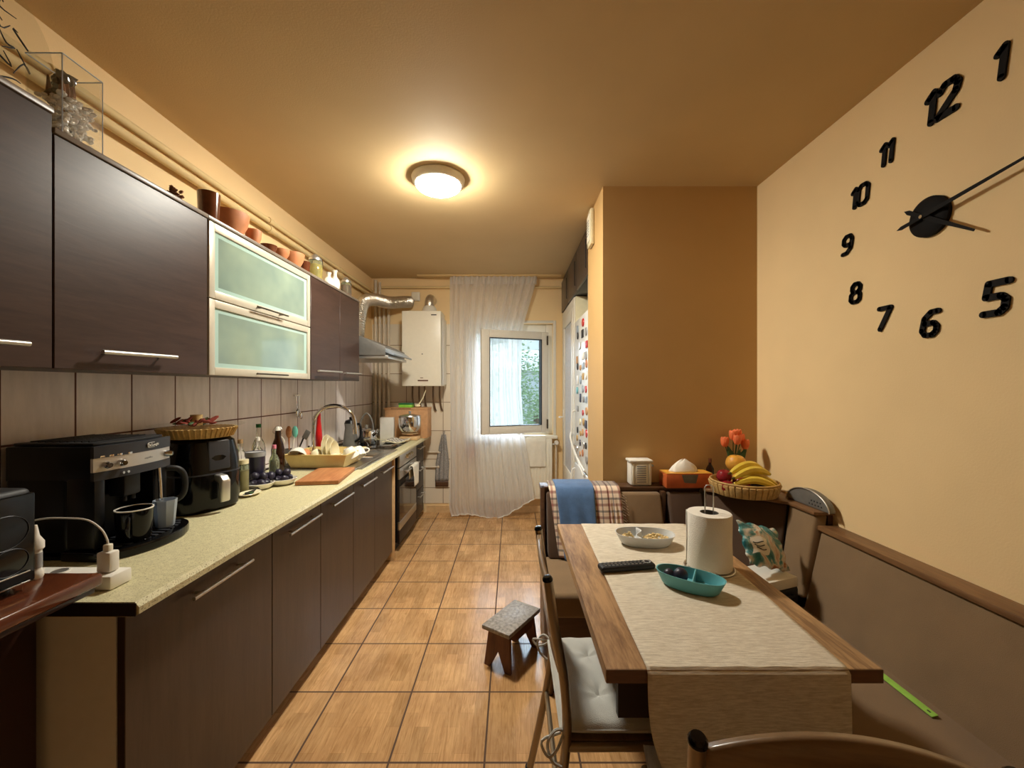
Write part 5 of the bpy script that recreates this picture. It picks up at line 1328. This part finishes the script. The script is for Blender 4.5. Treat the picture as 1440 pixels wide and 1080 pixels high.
def pile():
    d = T('dark_case', 'black case at the bottom of the pile on the corner seat', 'case', (1.10, 1.765, .457), .35)
    B().box(-.085, .085, -.07, .07, 0, .07, .012, 3).build('shell', 'blackmatt', d); B().tube([(-.04, -.07, .04), (-.04, -.085, .045), (.04, -.085, .045), (.04, -.07, .04)], .005, 8).build('handle', 'black', d)
    w = T('white_box', 'white flat box lying on the black case beside the table', 'box', (1.09, 1.765, .528), .35)
    B().box(-.105, .085, -.075, .075, 0, .042, .004).build('box', 'white', w)
    g = T('snack_bag', 'crumpled teal and brown snack bag on top of the white box', 'bag', (1.075, 1.775, .602), .35); g.rotation_euler = (0, .28, .35)
    def bg(u, v):
        x = (u-.5)*.245; y0 = (v-.5)*.18; th = .032*math.sin(PI*u)**.6*math.sin(PI*v)**.6 if 0 < u < 1 and 0 < v < 1 else 0
        return x, y0, th
    def top(u, v):
        x, y, th = bg(u, v); a = 1.0; yy = y*math.cos(a); zz = (y+.08)*math.sin(a)
        return (x+.006*math.sin(v*23), yy+.01-th*math.sin(a)*.9, zz+th*math.cos(a)+.005*math.sin(u*21+v*13)+.005)
    def bot(u, v):
        x, y, th = bg(u, v); a = 1.0; yy = y*math.cos(a); zz = (y+.08)*math.sin(a)
        return (x+.006*math.sin(v*23), yy+.01+th*math.sin(a)*.6, max(.004, zz-th*math.cos(a)*.6+.005*math.sin(u*21+v*13)+.005))
    B().grid(top, 26, 22).grid(bot, 26, 22).build('bag', 'bag', g, solid=.001)
    def lab(u, v): p = top(.10+.34*u, .25+.38*v); return (p[0], p[1]-.003, p[2]+.002)
    B().grid(lab, 8, 8).build('label_patch', 'white', g)
    q = B()
    for k in range(3):
        q.tube([(lambda p: (p[0], p[1]-.004, p[2]+.003))(top(.16+.2*j/5, .36+.07*k)) for j in range(6)], .002, 5)
    q.build('lettering', 'ink', g)
pile()
r = T('ruler', 'lime green plastic ruler lying in the crease of the long bench', 'ruler', (1.186, 1.305, .4270), 0)
B().box(-.0, .020, -.14, .12, 0, .003, .001, M4=Matrix.Rotation(-.25, 4, 'Y')).build('strip', 'limeruler', r)
B().box(.008, .012, -.128, -.118, .0028, .0034, M4=Matrix.Rotation(-.25, 4, 'Y')).build('slot', 'ink', r)

# ------------------------------------------------------------------ table
def table():
    r = T('dining_table', 'oak veneer dining table in front of the corner bench', 'table', (.505, 1.37, 0))
    x0, x1, y0, y1 = .203, .804, .893, 1.843
    B().box(x0, x1, y0, y1, .720, .75, .0015, 1).build('tabletop', 'oak', r, W=True)
    B().box(x0+.001, x1-.001, y0-.0015, y0, .7205, .7495).build('edge_band', 'oakdark', r, W=True); B().box(x0+.001, x1-.001, y1, y1+.0015, .7205, .7495).build('edge_band', 'oakdark', r, W=True)
    B().box(.265, .742, 1.03, 1.05, .535, .7195).box(.265, .742, 1.70, 1.72, .535, .7195).box(.265, .285, 1.05, 1.70, .60, .7195).box(.722, .742, 1.05, 1.70, .60, .7195).build('apron', 'tabledark', r, W=True)
    for y in (1.18, 1.60): B().box(.575, .655, y, y+.05, .04, .7195, .003).build('leg', 'tabledark', r, W=True)
    B().box(.575, .655, 1.02, 1.80, 0, .04, .003).build('foot_board', 'tabledark', r, W=True)
table()
def runner():
    zt = .7525
    def fn(u, v):
        L1 = .945; drop = .205; s = v*(L1+drop)
        # from the far edge toward the near edge then down
        if s < L1: y = 1.838-s; z = zt; x0, x1 = .308+(.292-.308)*(s/L1), .767+(.728-.767)*(s/L1)
        else:
            d = s-L1; y = .8895-.004*math.sin(u*9)*min(1, d*10)-.003; z = zt-.003-d-.045*math.sin(PI*u)*(d/drop)**2; x0, x1 = .292, .728+.01*d
            cut = .05*(d/drop)**3; x0 += cut*.6
        return (x0+(x1-x0)*u, y, z+.0006*math.sin(u*30+s*14) if s < L1 else z)
    tag(B().grid(fn, 40, 110).build('table_runner', 'runner', None, W=True, loc=(.5, 1.37, .7525), solid=.002), 'cream woven table runner hanging over the near table end', 'table runner')
runner()
ZR = .7555
def towelroll():
    r = T('paper_towel_roll', 'white paper towel roll on the wire holder', 'paper towel', (.662, 1.385, ZR+.008))
    R, h = .070, .178
    B().lathe([(.029, 0), (R, 0), (R+.001, .004), (R-.001, h*.5), (R, h-.003), (R-.002, h), (.029, h), (.029, 0)], n=56).build('paper', 'paper', r)
    B().lathe([(.0275, 0), (.029, 0), (.029, h), (.0275, h), (.0275, 0)], n=30).build('core', 'grout', r)
    B().grid(lambda u, v: ((R+.0008+.0012*u)*math.cos(2.6+u*.35), (R+.0008+.0012*u)*math.sin(2.6+u*.35), h*v), 8, 2).build('loose_sheet', 'paper', r, solid=.001)
    q = T('paper_towel_holder', 'steel wire holder with a looped top around the paper roll core', 'holder', (.662, 1.385, ZR))
    B().tube([(-.014, 0, .003), (-.014, 0, .27), (-.008, 0, .277), (.008, 0, .277), (.014, 0, .27), (.014, 0, .003)], .0022, 8).build('upright', 'steel', q)
    pts = [(.077*math.cos(a), .077*math.sin(a), .003) for a in [2*PI*k/40 for k in range(40)]]
    B().tube(pts, .0026, 8, closed=True).tube([(-.077, 0, .003), (.077, 0, .003)], .0026, 6).build('base_ring', 'steel', q)
towelroll()
def dish(x, y, rz, L, Wd, h, m, lab, div, name='divided_dish'):
    r = T(name, lab, 'dish', (x, y, ZR), rz, 'divided snack dishes on the table')
    sx, sy = L/2, Wd/2; w = .004
    B().lathe([(0, 0), (.74, 0), (.82, .006), (1, h), (1-w/sx, h), (.80, .010), (0, .007)], n=52, sx=sx, sy=sy, sq=2.4).build('bowl', m, r)
    if div == 's': d = B().grid(lambda u, v: (-.022+.014*math.sin((u-.5)*2*PI), (u-.5)*Wd*.9*(.86+.14*v), .006+(h-.007)*v), 20, 3)
    else: d = B().grid(lambda u, v: (.012-.01*(u-.5), (u-.5)*Wd*.93*(.86+.14*v), .006+(h-.007)*v), 8, 3)
    d.build('divider', m, r, solid=.004)
    return r
dish(.515, 1.60, -.12, .225, .135, .042, 'greydish', 'pale grey divided dish of nuts at the far end of the table', 's')
dish(.537, 1.245, -.62, .198, .100, .042, 'teal', 'teal divided dish with dark eggs at the middle of the table', 'd')
b = B(); random.seed(8)
for k in range(190):
    a = random.uniform(0, 2*PI); q = math.sqrt(random.random()); X, Y = .045+.048*q*math.cos(a), .038*q*math.sin(a)
    if k > 140: X, Y = -.062+.022*q*math.cos(a), .03*q*math.sin(a)
    b.sph((X, Y, .0175+random.uniform(0, .026*(1-q))), (.0055, .004, .0032), 6, jit=.2, M4=None)
o = b.build('nuts', 'nuts', None); o.location = (.515, 1.60, ZR+.004); o.rotation_euler = (0, 0, -.12); tag(o, 'heap of shelled nuts and seeds in the pale grey dish', 'nuts', None, 'stuff')
def local(x, y, cx, cy, rz): return (cx+x*math.cos(rz)-y*math.sin(rz), cy+x*math.sin(rz)+y*math.cos(rz))
for (lx, ly, q, lab) in ((-.028, .004, .0215, 'larger dark egg-shaped plum in the teal dish'), (-.062, .002, .0165, 'smaller dark egg-shaped plum at the left end of the teal dish')):
    X, Y = local(lx, ly, .537, 1.245, -.62)
    o = B().lathe([(0, -1), (.5, -.88), (.9, -.4), (1, .05), (.85, .6), (.45, .95), (0, 1.06)], n=22, M4=Matrix.Diagonal((q, q, q*1.05, 1)) @ Matrix.Rotation(PI/2, 4, 'Y')).build('plum', 'plum', None, sub=1)
    o.location = (X, Y, ZR+.0085+q); tag(o, lab, 'plum')
X, Y = local(.055, -.008, .537, 1.245, -.62)
o = B().tube([(.012*math.cos(a), .008*math.sin(a), .0) for a in [2*PI*k/16 for k in range(16)]], .002, 6, closed=True).tube([(.004+.010*math.cos(a), .004, .006*math.sin(a)+.004) for a in [2*PI*k/16 for k in range(16)]], .0018, 6, closed=True).build('metal_ring', 'steel', None)
o.location = (X, Y, ZR+.0105); tag(o, 'small silver ring lying in the right half of the teal dish', 'ring')
def remote():
    r = T('remote_control', 'black television remote control on the table runner', 'remote control', (.382, 1.375, ZR), .16)
    B().box(-.095, .095, -.022, .022, 0, .019, .008, 4).build('case', 'blackmatt', r)
    b = B()
    for i in range(11):
        for j in range(3):
            b.box(-.082+i*.0135, -.074+i*.0135, -.0145+j*.0115, -.0085+j*.0115, .0188, .0212, .001)
    b.build('buttons', 'cokegrey', r)
    B().lathe([(.013, 0), (.013, .002), (.009, .002), (.009, 0), (.013, 0)], (.072, 0, .019), 20).build('round_pad', 'greyink', r)
remote()

# ------------------------------------------------------------------ chairs
def chair(name, label, loc, rz, arch=.008, bowd=.010):
    r = T(name, label, 'chair', loc, rz, 'tube-frame dining chairs')
    w = .19
    for s_ in (-1, 1):
        y = s_*w
        B().tube([(-.265, y*1.05, .012), (-.215, y*1.02, .25), (-.185, y, .45), (-.190, y, .60), (-.215, y, .74), (-.232, y, .865)], .0125, 12, smooth=4).build('back_post', 'tube', r)
        B().lathe([(0, 0), (.0135, 0), (.0135, .006), (.010, .011), (0, .012)], n=16, M4=RT(-.233, y, .864, 0, -.13)).build('cap', 'blackgloss', r)
        B().tube([(.225, y*1.02, .012), (.20, y, .25), (.185, y, .42), (.16, y, .437), (-.18, y, .437)], .0115, 12, smooth=3).build('leg', 'tube', r)
        for x in (-.265, .225): B().lathe([(0, 0), (.016, 0), (.014, .03), (0, .03)], (x, y*(1.05 if x < 0 else 1.02), 0), 12).build('foot', 'black', r)
    B().tube([(.19, -w, .30), (.19, w, .30)], .008, 8).build('crossbar', 'tube', r); B().tube([(-.205, -w, .30), (-.205, w, .30)], .008, 8).build('crossbar', 'tube', r)
    # curved plywood backrest
    def bf(u, v):
        y = (u-.5)*2*(w-.006); bow = bowd*(1-(2*u-1)**2); z = .625+.228*v+arch*(1-(2*u-1)**2)*v
        return (-.200-.030*(v)-bow, y, z)
    B().grid(bf, 24, 8).build('backrest', 'chairwood', r, solid=.014)
    B().box(-.19, .20, -.185, .185, .438, .450, .004).build('seat', 'chairwood', r)
    # tufted cushion
    tufts = [(-.085, -.085), (.085, -.085), (-.085, .085), (.085, .085)]
    def cz(x, y, s_):
        e = (1-(abs(x)/.205)**6)*(1-(abs(y)/.19)**6); e = max(0, e)**.5
        d = sum(math.exp(-math.hypot(x-a, y-b)/(.022*(1+.35*math.cos(5*math.atan2(y-b, x-a))))) for a, b in tufts)
        return .478+s_*(.023*e+.003)*(1-.85*min(1, d))+ (0.002*math.sin(x*90+y*40)*e if s_ > 0 else 0)
    b = B().grid(lambda u, v: ((u-.5)*.41+.005, (v-.5)*.38, cz((u-.5)*.41, (v-.5)*.38, 1)), 70, 70).grid(lambda u, v: ((u-.5)*.41+.005, (.5-v)*.38, max(.4515, cz((u-.5)*.41, (.5-v)*.38, -1))), 40, 40)
    c = b.build('cushion', 'cushion', r)
    for a, bb in tufts: B().sph((a+.005, bb, cz(a, bb, 1)+.001), (.006, .006, .003), 8).build('tuft_button', 'white', c)
    B().tube([(-.2, -.19, .478), (.21, -.19, .478), (.21, .19, .478), (-.2, .19, .478)], .004, 6, closed=True).build('piping', 'cushion', c)
    for s_ in (-1, 1):
        y = s_*.188
        B().tube([(-.19, y, .478), (-.215, y*1.08, .49), (-.235, y*1.1, .46), (-.225, y*1.12, .42), (-.2, y*1.1, .40)], .004, 6, smooth=4).tube([(-.19, y, .478), (-.21, y*1.12, .45), (-.235, y*1.18, .44), (-.25, y*1.12, .47), (-.2, y*1.02, .475)], .0035, 6, smooth=4).build('tie', 'cushion', c)
    return r
chair('dining_chair', 'tube-frame chair with a grey tufted cushion at the left side of the table', (.325, 1.25, 0), 0)
chair('dining_chair', 'tube-frame chair in the right foreground, its curved wooden back toward the camera', (.482, .778, 0), PI/2-.15, .048, .012)

# ------------------------------------------------------------------ stool
def stool():
    r = T('stool', 'small old dark wooden footstool on the tiled floor', 'stool', (0, 2.095, 0), math.radians(55.8))
    B().box(-.145, .145, -.082, .082, .178, .200, .005, 2).build('seat', 'stooltop', r)
    for s_ in (-1, 1):
        x = s_*.105
        pts = [(-.078, 0), (-.045, 0), (0, .085), (.045, 0), (.078, 0), (.062, .178), (-.062, .178)]
        M4 = Matrix.Translation((x, 0, 0)) @ Matrix.Shear('XY', 4, (0, 0))
        b = B(); b.extr([(-.009+s_*(.178-z)*.10, y, z) for y, z in pts], (.018, 0, 0), .002, 1, M4=M4); b.build('leg_board', 'stoolwood', r)
    for y in (-.07, .056): B().extr([(-.095, y, .178), (.095, y, .178), (.10, y, .150), (.07, y, .125), (-.07, y, .125), (-.10, y, .150)], (0, .014, 0), .002, 1).build('side_rail', 'stoolwood', r)
stool()

# ------------------------------------------------------------------ lights, world, camera
w = bpy.data.worlds.new('World'); SC.world = w; w.use_nodes = True
nt = w.node_tree; bg = nt.nodes['Background']
tc = nt.nodes.new('ShaderNodeTexCoord'); sp = nt.nodes.new('ShaderNodeSeparateXYZ'); nt.links.new(tc.outputs['Generated'], sp.inputs[0])
rp = nt.nodes.new('ShaderNodeValToRGB'); rp.color_ramp.elements[0].position = 0.35; rp.color_ramp.elements[0].color = (.42, .52, .56, 1)
rp.color_ramp.elements[1].position = .62; rp.color_ramp.elements[1].color = (.52, .70, .86, 1)
nt.links.new(sp.outputs[2], rp.inputs[0]); nt.links.new(rp.outputs[0], bg.inputs['Color']); bg.inputs['Strength'].default_value = 1.35
ld = bpy.data.lights.new('window_portal', 'AREA'); ld.shape = 'RECTANGLE'; ld.size = .94; ld.size_y = 1.2
ld.cycles.is_portal = True
lo = bpy.data.objects.new('window_portal', ld); COL.objects.link(lo); lo.location = (-.02, YF+.24, 1.45); lo.rotation_euler = (-PI/2, 0, 0)

sd = bpy.data.lights.new('daylight', 'SUN'); sd.energy = 7.0; sd.angle = math.radians(60); sd.color = (.72, .84, 1.0)
so = bpy.data.objects.new('daylight', sd); COL.objects.link(so); so.location = (0, 8, 5); so.rotation_euler = (math.radians(-62), 0, math.radians(6))
cam = bpy.data.cameras.new('Camera'); cam.sensor_width = 36; cam.lens = 580/1440*36; cam.shift_y = 5/1440; cam.clip_start = .02
co_ = bpy.data.objects.new('Camera', cam); COL.objects.link(co_); co_.location = (0, 0, CH); co_.rotation_euler = (PI/2, 0, 0); SC.camera = co_
vs = SC.view_settings; vs.view_transform = 'Standard'; vs.look = 'None'; vs.gamma = 1; vs.exposure = 0.75; vs.use_curve_mapping = False
